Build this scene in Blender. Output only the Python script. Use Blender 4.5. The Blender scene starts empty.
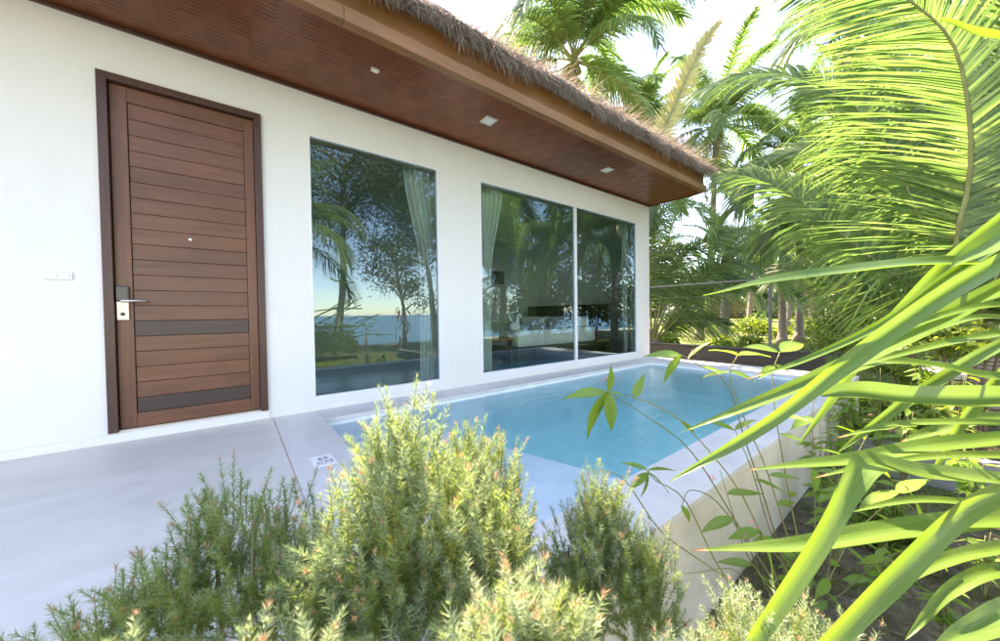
import bpy, bmesh, math, random
import numpy as np
from mathutils import Vector, Matrix

rnd = random.Random(7)
rng = np.random.default_rng(7)
SC = bpy.context.scene
COL = SC.collection
R_ = math.radians

# ------------------------------------------------------------------ camera
CAM = np.array([0.0, -3.420, 0.837])
YAW, PITCH, ROLL, FPX = R_(37.517), R_(1.141), R_(-0.757), 345.836
cF = np.array([math.sin(YAW)*math.cos(PITCH), math.cos(YAW)*math.cos(PITCH), -math.sin(PITCH)])
cR0 = np.array([math.cos(YAW), -math.sin(YAW), 0.0])
cU0 = np.cross(cR0, cF)
cR = cR0*math.cos(ROLL) + cU0*math.sin(ROLL)
cU = cU0*math.cos(ROLL) - cR0*math.sin(ROLL)
cam = bpy.data.cameras.new('camera')
cam.sensor_width = 36.0
cam.lens = 36.0*FPX/1000.0
cam.clip_start = 0.02
cam.clip_end = 20000
cam.dof.use_dof = True
cam.dof.focus_distance = 4.0
cam.dof.aperture_fstop = 5.6
camo = bpy.data.objects.new('camera', cam)
COL.objects.link(camo)
camo.matrix_world = Matrix(((cR[0], cU[0], -cF[0], CAM[0]), (cR[1], cU[1], -cF[1], CAM[1]), (cR[2], cU[2], -cF[2], CAM[2]), (0, 0, 0, 1)))
SC.camera = camo

# ------------------------------------------------------------------ light
SUN_EL, SUN_AZ = 54.5, 16.0           # azimuth from +Y (behind the house) towards +X
w = bpy.data.worlds.new('World')
SC.world = w
w.use_nodes = True
sky = w.node_tree.nodes.new('ShaderNodeTexSky')
sky.sky_type = 'NISHITA'
sky.sun_disc = False
sky.sun_elevation = R_(SUN_EL)
sky.sun_rotation = R_(SUN_AZ)
sky.air_density = 0.9
sky.dust_density = 0.3
sky.ozone_density = 3.4
w.node_tree.links.new(sky.outputs[0], w.node_tree.nodes['Background'].inputs[0])
w.node_tree.nodes['Background'].inputs[1].default_value = 0.14
sl = bpy.data.lights.new('sun', 'SUN')
sl.energy = 4.2
sl.angle = R_(0.53)
sl.color = (1.0, 0.96, 0.92)
so = bpy.data.objects.new('sun', sl)
COL.objects.link(so)
sd = Vector((math.sin(R_(SUN_AZ))*math.cos(R_(SUN_EL)), math.cos(R_(SUN_AZ))*math.cos(R_(SUN_EL)), math.sin(R_(SUN_EL))))
so.rotation_euler = sd.to_track_quat('Z', 'Y').to_euler()

SC.view_settings.view_transform = 'Standard'
SC.view_settings.look = 'None'
SC.view_settings.gamma = 1.0
SC.view_settings.use_curve_mapping = False
SC.view_settings.exposure = 3.06
SC.view_settings.use_white_balance = True      # camera set for open shade
SC.view_settings.white_balance_temperature = 9000
SC.view_settings.white_balance_tint = 25
SC.cycles.use_denoising = True
try:
    SC.cycles.denoiser = 'OPENIMAGEDENOISE'
except Exception:
    pass
SC.cycles.max_bounces = 9
SC.cycles.diffuse_bounces = 6
SC.cycles.transparent_max_bounces = 16
SC.cycles.sample_clamp_indirect = 6.0

# ------------------------------------------------------------------ helpers
def ray(px, py):
    return cF + cR*(px-500)/FPX + cU*(320.5-py)/FPX
def P(px, py, d):
    """point d metres deep along the line of sight that a plan reading gave for it"""
    return CAM + ray(px, py)*d

class MB:
    def __init__(s):
        s.v = []; s.f = []; s.m = []; s.n = 0
    def add(s, verts, faces, mi=0):
        verts = np.asarray(verts, float).reshape(-1, 3)
        s.v.append(verts)
        for f in faces:
            s.f.append(tuple(i+s.n for i in f)); s.m.append(mi)
        s.n += len(verts)
        return s
    def box(s, a, b, mi=0):
        x0, y0, z0 = a; x1, y1, z1 = b
        v = [(x0,y0,z0),(x1,y0,z0),(x1,y1,z0),(x0,y1,z0),(x0,y0,z1),(x1,y0,z1),(x1,y1,z1),(x0,y1,z1)]
        return s.add(v, [(0,3,2,1),(4,5,6,7),(0,1,5,4),(1,2,6,5),(2,3,7,6),(3,0,4,7)], mi)
    def tube(s, pts, rad, n=8, mi=0, cap=True):
        pts = np.asarray(pts, float); k = len(pts)
        if np.isscalar(rad): rad = [rad]*k
        T = np.gradient(pts, axis=0)
        T /= np.linalg.norm(T, axis=1)[:, None] + 1e-12
        up = np.array([0, 0, 1.0]) if abs(T[0][2]) < .9 else np.array([1.0, 0, 0])
        N = np.cross(T[0], up); N /= np.linalg.norm(N)
        V = []
        for i in range(k):
            N = N - T[i]*(N@T[i]); N /= np.linalg.norm(N)+1e-12
            B = np.cross(T[i], N)
            for j in range(n):
                a = 2*math.pi*j/n
                V.append(pts[i] + rad[i]*(N*math.cos(a)+B*math.sin(a)))
        F = []
        for i in range(k-1):
            for j in range(n):
                j2 = (j+1) % n
                F.append((i*n+j, i*n+j2, (i+1)*n+j2, (i+1)*n+j))
        if cap:
            F.append(tuple(range(n-1, -1, -1))); F.append(tuple((k-1)*n+j for j in range(n)))
        return s.add(V, F, mi)
    def lathe(s, prof, c=(0,0,0), n=20, mi=0):
        V = []; F = []
        for r, z in prof:
            for j in range(n):
                a = 2*math.pi*j/n
                V.append((c[0]+r*math.cos(a), c[1]+r*math.sin(a), c[2]+z))
        for i in range(len(prof)-1):
            for j in range(n):
                j2 = (j+1) % n
                F.append((i*n+j, i*n+j2, (i+1)*n+j2, (i+1)*n+j))
        F.append(tuple(range(n-1, -1, -1))); F.append(tuple((len(prof)-1)*n+j for j in range(n)))
        return s.add(V, F, mi)
    def build(s, name, mats, parent=None, smooth=False, bevel=0):
        me = mesh_of(name, np.concatenate(s.v), s.f, s.m, mats, smooth)
        if bevel:
            bm = bmesh.new(); bm.from_mesh(me)
            ed = [e for e in bm.edges if len(e.link_faces) == 2 and e.calc_face_angle(0) > .6]
            bmesh.ops.bevel(bm, geom=ed, offset=bevel, segments=2, affect='EDGES', profile=.6)
            bm.to_mesh(me); bm.free()
        return link(name, me, parent)

def mesh_of(name, v, f, mi, mats, smooth=False):
    me = bpy.data.meshes.new(name)
    me.from_pydata([tuple(map(float, p)) for p in v], [], f)
    if not isinstance(mats, (list, tuple)): mats = [mats]
    for m in mats: me.materials.append(m)
    if len(mats) > 1:
        me.polygons.foreach_set('material_index', mi)
    if smooth:
        me.polygons.foreach_set('use_smooth', [True]*len(me.polygons))
    me.update()
    return me
def link(name, me, parent=None):
    o = bpy.data.objects.new(name, me)
    COL.objects.link(o)
    if parent is not None: o.parent = parent
    return o
def tag(o, label=None, cat=None, group=None, kind=None):
    if label: o['label'] = label
    if cat: o['category'] = cat
    if group: o['group'] = group
    if kind: o['kind'] = kind
    return o
def empty(name, loc, label=None, cat=None, group=None):
    o = bpy.data.objects.new(name, None)
    COL.objects.link(o)
    o.location = tuple(float(a) for a in loc)
    o.empty_display_size = .1
    return tag(o, label, cat, group)
def boxo(name, a, b, mat, parent=None, bevel=0):
    """box mesh; given in world metres, stored relative to the parent's place"""
    off = np.zeros(3); q = parent
    while q is not None:
        off = off + np.array(q.location); q = q.parent
    m = MB(); m.box(np.array(a)-off, np.array(b)-off)
    return m.build(name, mat, parent, bevel=bevel)
def spline(pts, n):
    pts = np.asarray(pts, float); k = len(pts)
    ext = np.vstack([2*pts[0]-pts[1], pts, 2*pts[-1]-pts[-2]])
    out = []
    for u in np.linspace(0, k-1, n):
        i = min(int(u), k-2); t = u-i
        a, b, c, d = ext[i], ext[i+1], ext[i+2], ext[i+3]
        out.append(.5*((2*b)+(c-a)*t+(2*a-5*b+4*c-d)*t*t+(3*b-a-3*c+d)*t**3))
    return np.array(out)

# ------------------------------------------------------------------ materials
def nodes(name):
    m = bpy.data.materials.new(name); m.use_nodes = True
    nt = m.node_tree
    return m, nt, nt.nodes['Principled BSDF'], nt.nodes['Material Output']
def L(nt, a, b): nt.links.new(a, b)
def mapping(nt, scale=(1,1,1), rot=(0,0,0), gen=False):
    tc = nt.nodes.new('ShaderNodeTexCoord'); mp = nt.nodes.new('ShaderNodeMapping')
    mp.inputs['Scale'].default_value = scale; mp.inputs['Rotation'].default_value = rot
    L(nt, tc.outputs['Object'], mp.inputs[0]); return mp.outputs[0]
def geo_pos(nt, scale=(1,1,1)):
    g = nt.nodes.new('ShaderNodeNewGeometry'); mp = nt.nodes.new('ShaderNodeMapping')
    mp.inputs['Scale'].default_value = scale
    L(nt, g.outputs['Position'], mp.inputs[0]); return mp.outputs[0]
def noise(nt, vec, scale, detail=4, rough=.55):
    n = nt.nodes.new('ShaderNodeTexNoise'); n.inputs['Scale'].default_value = scale
    n.inputs['Detail'].default_value = detail; n.inputs['Roughness'].default_value = rough
    if vec is not None: L(nt, vec, n.inputs['Vector'])
    return n.outputs['Fac']
def ramp(nt, fac, stops):
    r = nt.nodes.new('ShaderNodeValToRGB')
    e = r.color_ramp.elements
    while len(e) < len(stops): e.new(.5)
    for el, (p, c) in zip(e, stops):
        el.position = p; el.color = (*c, 1)
    L(nt, fac, r.inputs[0]); return r.outputs[0]
def bump(nt, b, h, strength=.3, dist=.01):
    n = nt.nodes.new('ShaderNodeBump'); n.inputs['Strength'].default_value = strength; n.inputs['Distance'].default_value = dist
    L(nt, h, n.inputs['Height']); L(nt, n.outputs[0], b.inputs['Normal']); return n
def mixc(nt, fac, a, b, mode='MIX'):
    n = nt.nodes.new('ShaderNodeMix'); n.data_type = 'RGBA'; n.blend_type = mode
    for val, i in ((fac, 0), (a, 6), (b, 7)):
        if isinstance(val, (int, float)): n.inputs[i].default_value = val
        elif isinstance(val, tuple): n.inputs[i].default_value = (*val, 1)
        else: L(nt, val, n.inputs[i])
    return n.outputs[2]
def plain(name, col, rough=.5, metal=0, var=.08, scale=8, bmp=0, spec=.5):
    m, nt, b, o = nodes(name)
    n = noise(nt, geo_pos(nt), scale, 5)
    lo = tuple(c*(1-var) for c in col); hi = tuple(min(1, c*(1+var)) for c in col)
    L(nt, ramp(nt, n, [(.3, lo), (.7, hi)]), b.inputs['Base Color'])
    b.inputs['Roughness'].default_value = rough; b.inputs['Metallic'].default_value = metal
    b.inputs['Specular IOR Level'].default_value = spec
    if bmp:
        bump(nt, b, noise(nt, geo_pos(nt), scale*12, 6), bmp, .004)
    return m
def wood(name, dark, light, axis='X', rough=.4, vary=.35, coat=.15):
    m, nt, b, o = nodes(name)
    sc = {'X': (2.2, 40, 40), 'Z': (40, 40, 2.2), 'Y': (40, 2.2, 40)}[axis]
    oi = nt.nodes.new('ShaderNodeObjectInfo')
    ad = nt.nodes.new('ShaderNodeVectorMath'); ad.operation = 'ADD'
    cmb = nt.nodes.new('ShaderNodeCombineXYZ')
    ml = nt.nodes.new('ShaderNodeMath'); ml.operation = 'MULTIPLY'; ml.inputs[1].default_value = 37.0
    L(nt, oi.outputs['Random'], ml.inputs[0])
    for i in range(3): L(nt, ml.outputs[0], cmb.inputs[i])
    L(nt, geo_pos(nt, sc), ad.inputs[0]); L(nt, cmb.outputs[0], ad.inputs[1])
    n1 = noise(nt, ad.outputs[0], .9, 6, .65)
    n2 = noise(nt, geo_pos(nt), 3.0, 3)
    c = ramp(nt, n1, [(.25, dark), (.75, light)])
    c2 = mixc(nt, .5, c, ramp(nt, n2, [(.3, (.75,.75,.75)), (.7, (1.2,1.15,1.1))]), 'MULTIPLY')
    v = ramp(nt, oi.outputs['Random'], [(0, (1-vary,)*3), (1, (1+vary*.6, 1+vary*.5, 1+vary*.45))])
    L(nt, mixc(nt, 1.0, c2, v, 'MULTIPLY'), b.inputs['Base Color'])
    b.inputs['Roughness'].default_value = rough
    b.inputs['Coat Weight'].default_value = coat
    b.inputs['Coat Roughness'].default_value = .25
    bump(nt, b, n1, .12, .003)
    return m
def leafmat(name, cols, trans=.35, rough=.42, tcol=None, spec=.4, scale=3.0, shell=0):
    m, nt, b, o = nodes(name)
    oi = nt.nodes.new('ShaderNodeObjectInfo')
    n = noise(nt, geo_pos(nt), scale, 3)
    g = nt.nodes.new('ShaderNodeNewGeometry')
    ri = nt.nodes.new('ShaderNodeMath'); ri.operation = 'MULTIPLY'; ri.inputs[1].default_value = .5
    L(nt, g.outputs['Random Per Island'], ri.inputs[0])
    a = nt.nodes.new('ShaderNodeMath'); a.operation = 'MULTIPLY_ADD'; a.inputs[1].default_value = .5
    L(nt, n, a.inputs[0]); L(nt, ri.outputs[0], a.inputs[2])
    k = len(cols)
    c = ramp(nt, a.outputs[0], [(.2+.6*i/(k-1), q) for i, q in enumerate(cols)])
    L(nt, c, b.inputs['Base Color'])
    b.inputs['Roughness'].default_value = rough
    b.inputs['Specular IOR Level'].default_value = spec
    t = nt.nodes.new('ShaderNodeBsdfTranslucent')
    L(nt, mixc(nt, 1.0, c, tcol or (1.5, 1.5, .55), 'MULTIPLY'), t.inputs[0])
    mx = nt.nodes.new('ShaderNodeMixShader'); mx.inputs[0].default_value = trans
    L(nt, b.outputs[0], mx.inputs[1]); L(nt, t.outputs[0], mx.inputs[2]); L(nt, mx.outputs[0], o.inputs[0])
    return m

M = {}
def plaster(name, col, streak=.03):
    m, nt, b, o = nodes(name)
    n1 = noise(nt, geo_pos(nt, (1,1,.5)), 1.1, 5)
    n2 = noise(nt, geo_pos(nt), 45, 6, .65)
    n3 = noise(nt, geo_pos(nt, (1, 1, .35)), 5.0, 6, .65)
    lo = tuple(c*(1-streak*1.6) for c in col)
    c = ramp(nt, n1, [(.3, lo), (.65, col)])
    c = mixc(nt, .3, c, ramp(nt, n3, [(.28, (.90, .89, .87)), (.46, (1, 1, 1)), (.7, (1.02, 1.02, 1.02))]), 'MULTIPLY')
    L(nt, c, b.inputs['Base Color'])
    b.inputs['Roughness'].default_value = .75
    b.inputs['Specular IOR Level'].default_value = .25
    bn_ = bump(nt, b, n2, .22, .004)
    b2 = nt.nodes.new('ShaderNodeBump'); b2.inputs['Strength'].default_value = .25; b2.inputs['Distance'].default_value = .02
    L(nt, n3, b2.inputs['Height']); L(nt, b2.outputs[0], bn_.inputs['Normal'])
    return m
M['wall'] = plaster('white_plaster', (.80, .785, .745))
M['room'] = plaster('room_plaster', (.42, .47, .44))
M['frame'] = plain('white_aluminium', (.78, .79, .79), .35, 0, .02)
def concrete(name, col, lo=.88, hi=1.06, streak=(2.5, .5, 1), rough=.6):
    m, nt, b, o = nodes(name)
    n1 = noise(nt, geo_pos(nt, streak), 1.6, 7, .6)
    n2 = noise(nt, geo_pos(nt), 90, 5)
    n3 = noise(nt, geo_pos(nt), 7, 5)
    c = ramp(nt, n1, [(.25, tuple(q*lo for q in col)), (.7, tuple(q*hi for q in col))])
    c = mixc(nt, .35, c, ramp(nt, n3, [(.3, (.85,)*3), (.6, (1.05,)*3)]), 'MULTIPLY')
    L(nt, c, b.inputs['Base Color'])
    L(nt, ramp(nt, n3, [(.3, (rough-.15,)*3), (.7, (rough+.1,)*3)]), b.inputs['Roughness'])
    n4 = noise(nt, geo_pos(nt, (1.2, 2.6, 1)), 3.2, 8, .7)
    c = mixc(nt, .5, c, ramp(nt, n4, [(.3, (.86, .86, .87)), (.5, (1, 1, 1)), (.72, (1.05, 1.05, 1.04))]), 'MULTIPLY')
    c = mixc(nt, .5, c, ramp(nt, n2, [(.3, (.88,)*3), (.5, (1,)*3)]), 'MULTIPLY')
    L(nt, c, b.inputs['Base Color'])
    bump(nt, b, n2, .12, .002)
    return m
M['deck'] = concrete('polished_concrete', (.68, .655, .60), streak=(.45, 2.4, 1), rough=.5)
M['coping'] = concrete('coping_concrete', (.68, .665, .645), rough=.55)
M['outer'] = concrete('pool_render', (.66, .61, .52), rough=.75)
M['basin'] = concrete('pool_plaster', (.90, .92, .91), .96, 1.03, rough=.6)
M['block'] = concrete('block_concrete', (.22, .215, .21), .7, 1.2, (1, 1, 1), .85)
M['seam'] = plain('seam_grout', (.60, .48, .41), .8, 0, .2, 20)
M['plank'] = wood('door_plank_wood', (.105, .034, .015), (.235, .084, .037), 'X', .42, .2)
M['plank_dark'] = wood('dark_door_plank_wood', (.038, .019, .014), (.07, .036, .026), 'X', .42, .1)
M['stile'] = wood('door_stile_wood', (.10, .033, .014), (.22, .078, .034), 'Z', .42, .12)
M['doorframe'] = wood('door_frame_wood', (.052, .016, .009), (.105, .038, .022), 'Z', .45, .1)
M['soffit'] = wood('soffit_wood', (.15, .032, .010), (.28, .072, .024), 'X', .36, .2, .1)
M['fascia'] = wood('fascia_wood', (.20, .078, .024), (.31, .13, .042), 'X', .5, .1)
M['fascia_light'] = wood('fascia_light_wood', (.26, .11, .038), (.38, .175, .065), 'X', .5, .1)
M['slot'] = plain('vent_gap', (.06, .022, .014), .9)
M['steel'] = plain('brushed_steel', (.62, .60, .57), .3, 1.0, .05, 60)
M['plate'] = plain('lock_plate_metal', (.62, .52, .44), .35, .7, .05, 60)
M['black'] = plain('black_plastic', (.012, .013, .015), .2, 0, .2)
M['plastic'] = plain('white_plastic', (.70, .69, .63), .35, 0, .02)
M['lens'] = plain('lamp_diffuser', (.85, .85, .82), .3, 0, .02)
M['ink'] = plain('grey_ink', (.16, .16, .18), .6)
M['dirtwhite'] = plain('sticker_white', (.84, .85, .87), .4, 0, .02)

# straw
def strawmat():
    m, nt, b, o = nodes('thatch_straw')
    g = nt.nodes.new('ShaderNodeNewGeometry')
    c = ramp(nt, g.outputs['Random Per Island'], [(0, (.13, .09, .06)), (.45, (.30, .23, .165)), (1, (.56, .48, .38))])
    L(nt, c, b.inputs['Base Color']); b.inputs['Roughness'].default_value = .75
    t = nt.nodes.new('ShaderNodeBsdfTranslucent'); L(nt, c, t.inputs[0])
    mx = nt.nodes.new('ShaderNodeMixShader'); mx.inputs[0].default_value = .2
    L(nt, b.outputs[0], mx.inputs[1]); L(nt, t.outputs[0], mx.inputs[2]); L(nt, mx.outputs[0], o.inputs[0])
    return m
M['straw'] = strawmat()
m, nt, b, o = nodes('thatch_bed')
n1 = noise(nt, geo_pos(nt, (1, .12, .12)), 60, 5)
L(nt, ramp(nt, n1, [(.3, (.08, .06, .045)), (.7, (.26, .21, .16))]), b.inputs['Base Color'])
b.inputs['Roughness'].default_value = .9
bump(nt, b, n1, .8, .03)
M['thatchbed'] = m

# window glass: tinted, mirror-like in daylight
def glass(name, tint, refl):
    m, nt, b, o = nodes(name)
    nt.nodes.remove(b)
    t = nt.nodes.new('ShaderNodeBsdfTransparent'); t.inputs[0].default_value = (*tint, 1)
    g = nt.nodes.new('ShaderNodeBsdfGlossy'); g.inputs[0].default_value = (.60, .87, 1.0, 1); g.inputs['Roughness'].default_value = .0
    f = nt.nodes.new('ShaderNodeFresnel'); f.inputs[0].default_value = 1.5
    a = nt.nodes.new('ShaderNodeMath'); a.operation = 'MULTIPLY_ADD'; a.inputs[1].default_value = 1.0; a.inputs[2].default_value = refl
    a.use_clamp = True
    L(nt, f.outputs[0], a.inputs[0])
    mx = nt.nodes.new('ShaderNodeMixShader')
    L(nt, a.outputs[0], mx.inputs[0]); L(nt, t.outputs[0], mx.inputs[1]); L(nt, g.outputs[0], mx.inputs[2]); L(nt, mx.outputs[0], o.inputs[0])
    return m
M['glass'] = glass('tinted_window_glass', (.82, .96, .94), .08)

# water
m, nt, b, o = nodes('pool_water')
nt.nodes.remove(b)
t = nt.nodes.new('ShaderNodeBsdfTransparent'); t.inputs[0].default_value = (.97, .99, 1, 1)
g = nt.nodes.new('ShaderNodeBsdfGlossy'); g.inputs['Roughness'].default_value = .015
f = nt.nodes.new('ShaderNodeFresnel'); f.inputs[0].default_value = 1.33
bn = nt.nodes.new('ShaderNodeBump'); bn.inputs['Strength'].default_value = .32; bn.inputs['Distance'].default_value = .03
wv = noise(nt, geo_pos(nt, (1, 1.5, 1)), 8.5, 4, .55)
L(nt, wv, bn.inputs['Height']); L(nt, bn.outputs[0], g.inputs['Normal']); L(nt, bn.outputs[0], f.inputs['Normal'])
mx = nt.nodes.new('ShaderNodeMixShader')
L(nt, f.outputs[0], mx.inputs[0]); L(nt, t.outputs[0], mx.inputs[1]); L(nt, g.outputs[0], mx.inputs[2]); L(nt, mx.outputs[0], o.inputs['Surface'])
va = nt.nodes.new('ShaderNodeVolumeAbsorption'); va.inputs['Color'].default_value = (.05, .96, .95, 1); va.inputs['Density'].default_value = .36
L(nt, va.outputs[0], o.inputs['Volume'])
M['water'] = m
m, nt, b, o = nodes('sea_water')
b.inputs['Base Color'].default_value = (.018, .11, .17, 1); b.inputs['Roughness'].default_value = .3; b.inputs['Specular IOR Level'].default_value = .2
n1 = noise(nt, geo_pos(nt, (.5, 1.4, 1)), .9, 6)
bump(nt, b, n1, .8, .5)
M['sea'] = m

# ground
m, nt, b, o = nodes('garden_soil')
n1 = noise(nt, geo_pos(nt), .55, 6, .6); n2 = noise(nt, geo_pos(nt), 14, 7, .65); n3 = noise(nt, geo_pos(nt), 70, 4)
soil = ramp(nt, n2, [(.3, (.075, .055, .040)), (.55, (.16, .125, .095)), (.75, (.26, .215, .17))])
gr = ramp(nt, n2, [(.3, (.05, .08, .02)), (.5, (.09, .13, .035)), (.7, (.17, .18, .07))])
sx = nt.nodes.new('ShaderNodeSeparateXYZ'); L(nt, geo_pos(nt), sx.inputs[0])
mr = nt.nodes.new('ShaderNodeMapRange'); mr.inputs[1].default_value = 6.5; mr.inputs[2].default_value = 10.5
L(nt, sx.outputs[0], mr.inputs[0])
mr2 = nt.nodes.new('ShaderNodeMapRange'); mr2.inputs[1].default_value = -5.5; mr2.inputs[2].default_value = -7.0
L(nt, sx.outputs[1], mr2.inputs[0])
mxm = nt.nodes.new('ShaderNodeMath'); mxm.operation = 'MAXIMUM'; L(nt, mr.outputs[0], mxm.inputs[0]); L(nt, mr2.outputs[0], mxm.inputs[1])
ad = nt.nodes.new('ShaderNodeMath'); ad.operation = 'MULTIPLY_ADD'; ad.inputs[1].default_value = .75
L(nt, mxm.outputs[0], ad.inputs[0])
sm = nt.nodes.new('ShaderNodeMapRange'); sm.inputs[1].default_value = .45; sm.inputs[2].default_value = .7; L(nt, n1, sm.inputs[0])
L(nt, sm.outputs[0], ad.inputs[2]); ad.use_clamp = True
L(nt, mixc(nt, ad.outputs[0], soil, gr), b.inputs['Base Color'])
b.inputs['Roughness'].default_value = .95
b.inputs['Specular IOR Level'].default_value = .1
bump(nt, b, n2, .7, .05)
M['ground'] = m
M['sand'] = plain('pale_sand', (.55, .50, .42), .9, 0, .1, 4)

M['palm'] = leafmat('palm_leaf', [(.075, .145, .048), (.135, .215, .072), (.24, .32, .13)], .5, .28, (1.15, 1.4, .8))
M['palm_far'] = leafmat('far_palm_leaf', [(.06, .115, .05), (.115, .18, .075), (.20, .26, .12)], .45, .4, (1.15, 1.35, .8))
M['palm_dry'] = leafmat('dry_palm_leaf', [(.22, .17, .09), (.36, .29, .16)], .35, .7, (1.2, 1.0, .7))
M['palm_pale'] = leafmat('pale_palm_leaf', [(.38, .36, .16), (.52, .48, .24)], .45, .6, (1.3, 1.2, .7))
M['rachis'] = plain('palm_rachis', (.23, .23, .075), .45, 0, .25, 5)
M['shrub'] = leafmat('needle_green', [(.155, .23, .075), (.235, .32, .105), (.32, .41, .15)], .5, .5, (1.2, 1.25, .7))
M['shrub_new'] = leafmat('needle_fresh', [(.18, .28, .15), (.26, .36, .22), (.37, .43, .32)], .4, .5, (1.2, 1.3, .8))
M['shrub_tip'] = leafmat('needle_pink_tip', [(.42, .26, .17), (.48, .36, .25)], .35, .5, (1.2, 1.0, .7))
M['green_twig'] = plain('green_twig', (.17, .17, .07), .7, 0, .25, 20)
M['twig'] = plain('twig_bark', (.16, .10, .06), .8, 0, .25, 20)
M['strap'] = leafmat('strap_leaf', [(.065, .15, .030), (.115, .215, .047), (.185, .28, .085)], .42, .2, (1.5, 1.55, .45), .6, 2.0)
nt = M['strap'].node_tree; bs = nt.nodes['Principled BSDF']
uvn = nt.nodes.new('ShaderNodeUVMap'); sxy = nt.nodes.new('ShaderNodeSeparateXYZ'); L(nt, uvn.outputs[0], sxy.inputs[0])
cb_ = nt.nodes.new('ShaderNodeCombineXYZ')
for i_, k_ in ((0, .6), (1, 26.0)):
    ml = nt.nodes.new('ShaderNodeMath'); ml.operation = 'MULTIPLY'; ml.inputs[1].default_value = k_
    L(nt, sxy.outputs[i_], ml.inputs[0]); L(nt, ml.outputs[0], cb_.inputs[i_])
vn = noise(nt, cb_.outputs[0], 1.6, 3)
src = bs.inputs['Base Color'].links[0].from_socket
veined = mixc(nt, .8, src, ramp(nt, vn, [(.3, (.42, .52, .34)), (.5, (.95, .95, .9)), (.68, (1.4, 1.3, 1.2))]), 'MULTIPLY')
L(nt, veined, bs.inputs['Base Color'])
bump(nt, bs, vn, .25, .003)
M['strap_brown'] = plain('dry_leaf_tip', (.32, .15, .06), .7, 0, .3, 30)
M['broad'] = leafmat('broad_leaf', [(.09, .20, .03), (.16, .29, .05), (.25, .36, .09)], .45, .35, (1.5, 1.5, .45))
M['bush'] = leafmat('bush_leaf', [(.08, .14, .03), (.15, .23, .05), (.25, .32, .09)], .45, .4)
M['tree'] = leafmat('tree_leaf', [(.03, .06, .02), (.06, .10, .03), (.10, .15, .045)], .3, .5)
M['grass'] = leafmat('grass_blade', [(.06, .11, .02), (.13, .19, .04), (.24, .25, .09)], .35, .55)
M['pink'] = plain('pink_petal', (.75, .28, .32), .5)
M['bark'] = plain('grey_bark', (.25, .20, .155), .9, 0, .35, 9, .6)
m, nt, b, o = nodes('palm_trunk')
wvn = nt.nodes.new('ShaderNodeTexWave'); wvn.wave_type = 'BANDS'; wvn.bands_direction = 'Z'
wvn.inputs['Scale'].default_value = 6.5; wvn.inputs['Distortion'].default_value = 3.5; wvn.inputs['Detail'].default_value = 3
L(nt, geo_pos(nt), wvn.inputs['Vector'])
L(nt, ramp(nt, wvn.outputs['Fac'], [(.1, (.16, .12, .09)), (.5, (.30, .245, .195)), (1, (.36, .30, .24))]), b.inputs['Base Color'])
b.inputs['Roughness'].default_value = .9
bump(nt, b, wvn.outputs['Fac'], .5, .03)
M['trunk'] = m
M['coconut'] = plain('green_coconut', (.20, .19, .05), .5, 0, .3, 4)
M['fencepost'] = plain('grey_fence_metal', (.17, .18, .19), .5, .3, .1)
M['lowwall'] = wood('weathered_board', (.045, .04, .037), (.12, .11, .10), 'Y', .85, .2, 0)
M['linen'] = plain('white_linen', (.78, .80, .80), .8, 0, .03, 5)
M['curtain'] = leafmat('sheer_curtain', [(.74, .78, .74), (.82, .84, .80)], .3, .85, (1, 1, 1), .1, 1.0)
M['darkwood'] = wood('dark_furniture_wood', (.02, .013, .009), (.05, .03, .02), 'X', .4, .1)
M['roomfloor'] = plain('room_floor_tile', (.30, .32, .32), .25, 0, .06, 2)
M['blue'] = plain('blue_cloth', (.05, .18, .32), .8)
M['picture'] = plain('dark_picture', (.03, .06, .06), .4, 0, .5, 6)
M['hedge'] = leafmat('hedge_leaf', [(.06, .10, .015), (.13, .17, .03), (.20, .21, .05)], .3, .5)
for k, c in (('red', (.6, .05, .04)), ('yellow', (.75, .5, .04)), ('white', (.8, .8, .8)), ('cyan', (.08, .35, .6)), ('rose', (.75, .25, .3))):
    M['rib_'+k] = plain('ribbon_'+k, c, .7)

# ================================================================== SETTING
GZ = -.60
# ground (open where the pool basin goes down)
def ground_sheet():
    m = MB()
    xs = [-400, .30, 6.10, 500]; ys = [-13.6, -2.6, -.02, 500]
    for i in range(3):
        for j in range(3):
            if i == 1 and j == 1: continue
            x0, x1, y0, y1 = xs[i], xs[i+1], ys[j], ys[j+1]
            m.add([(x0,y0,GZ),(x1,y0,GZ),(x1,y1,GZ),(x0,y1,GZ)], [(0,1,2,3)])
    # bank down to the beach
    m.add([(-400,-13.6,GZ),(500,-13.6,GZ),(500,-18,-1.9),(-400,-18,-1.9)], [(0,3,2,1)])
    return m.build('ground', M['ground'])
tag(ground_sheet(), kind='structure')
m = MB(); m.add([(-6000,-16.6,-1.62),(6000,-16.6,-1.62),(6000,-9000,-1.62),(-6000,-9000,-1.62)], [(0,3,2,1)])
tag(m.build('sea', M['sea']), kind='structure')
m = MB(); m.box((-60,-13.5,GZ-.05), (70,-12.7,GZ+.05))
tag(m.build('beach_path', M['sand']), kind='structure')

# deck beside the pool
DX = .241
m = MB(); m.box((-5, -2.62, -.75), (DX-.007, .0, 0))
deck = tag(m.build('deck', M['deck'], bevel=.004), kind='structure')
boxo('seam', (DX-.0065, -2.61, -.1), (DX-.0005, -.002, -.0012), M['seam'], deck)

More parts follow.
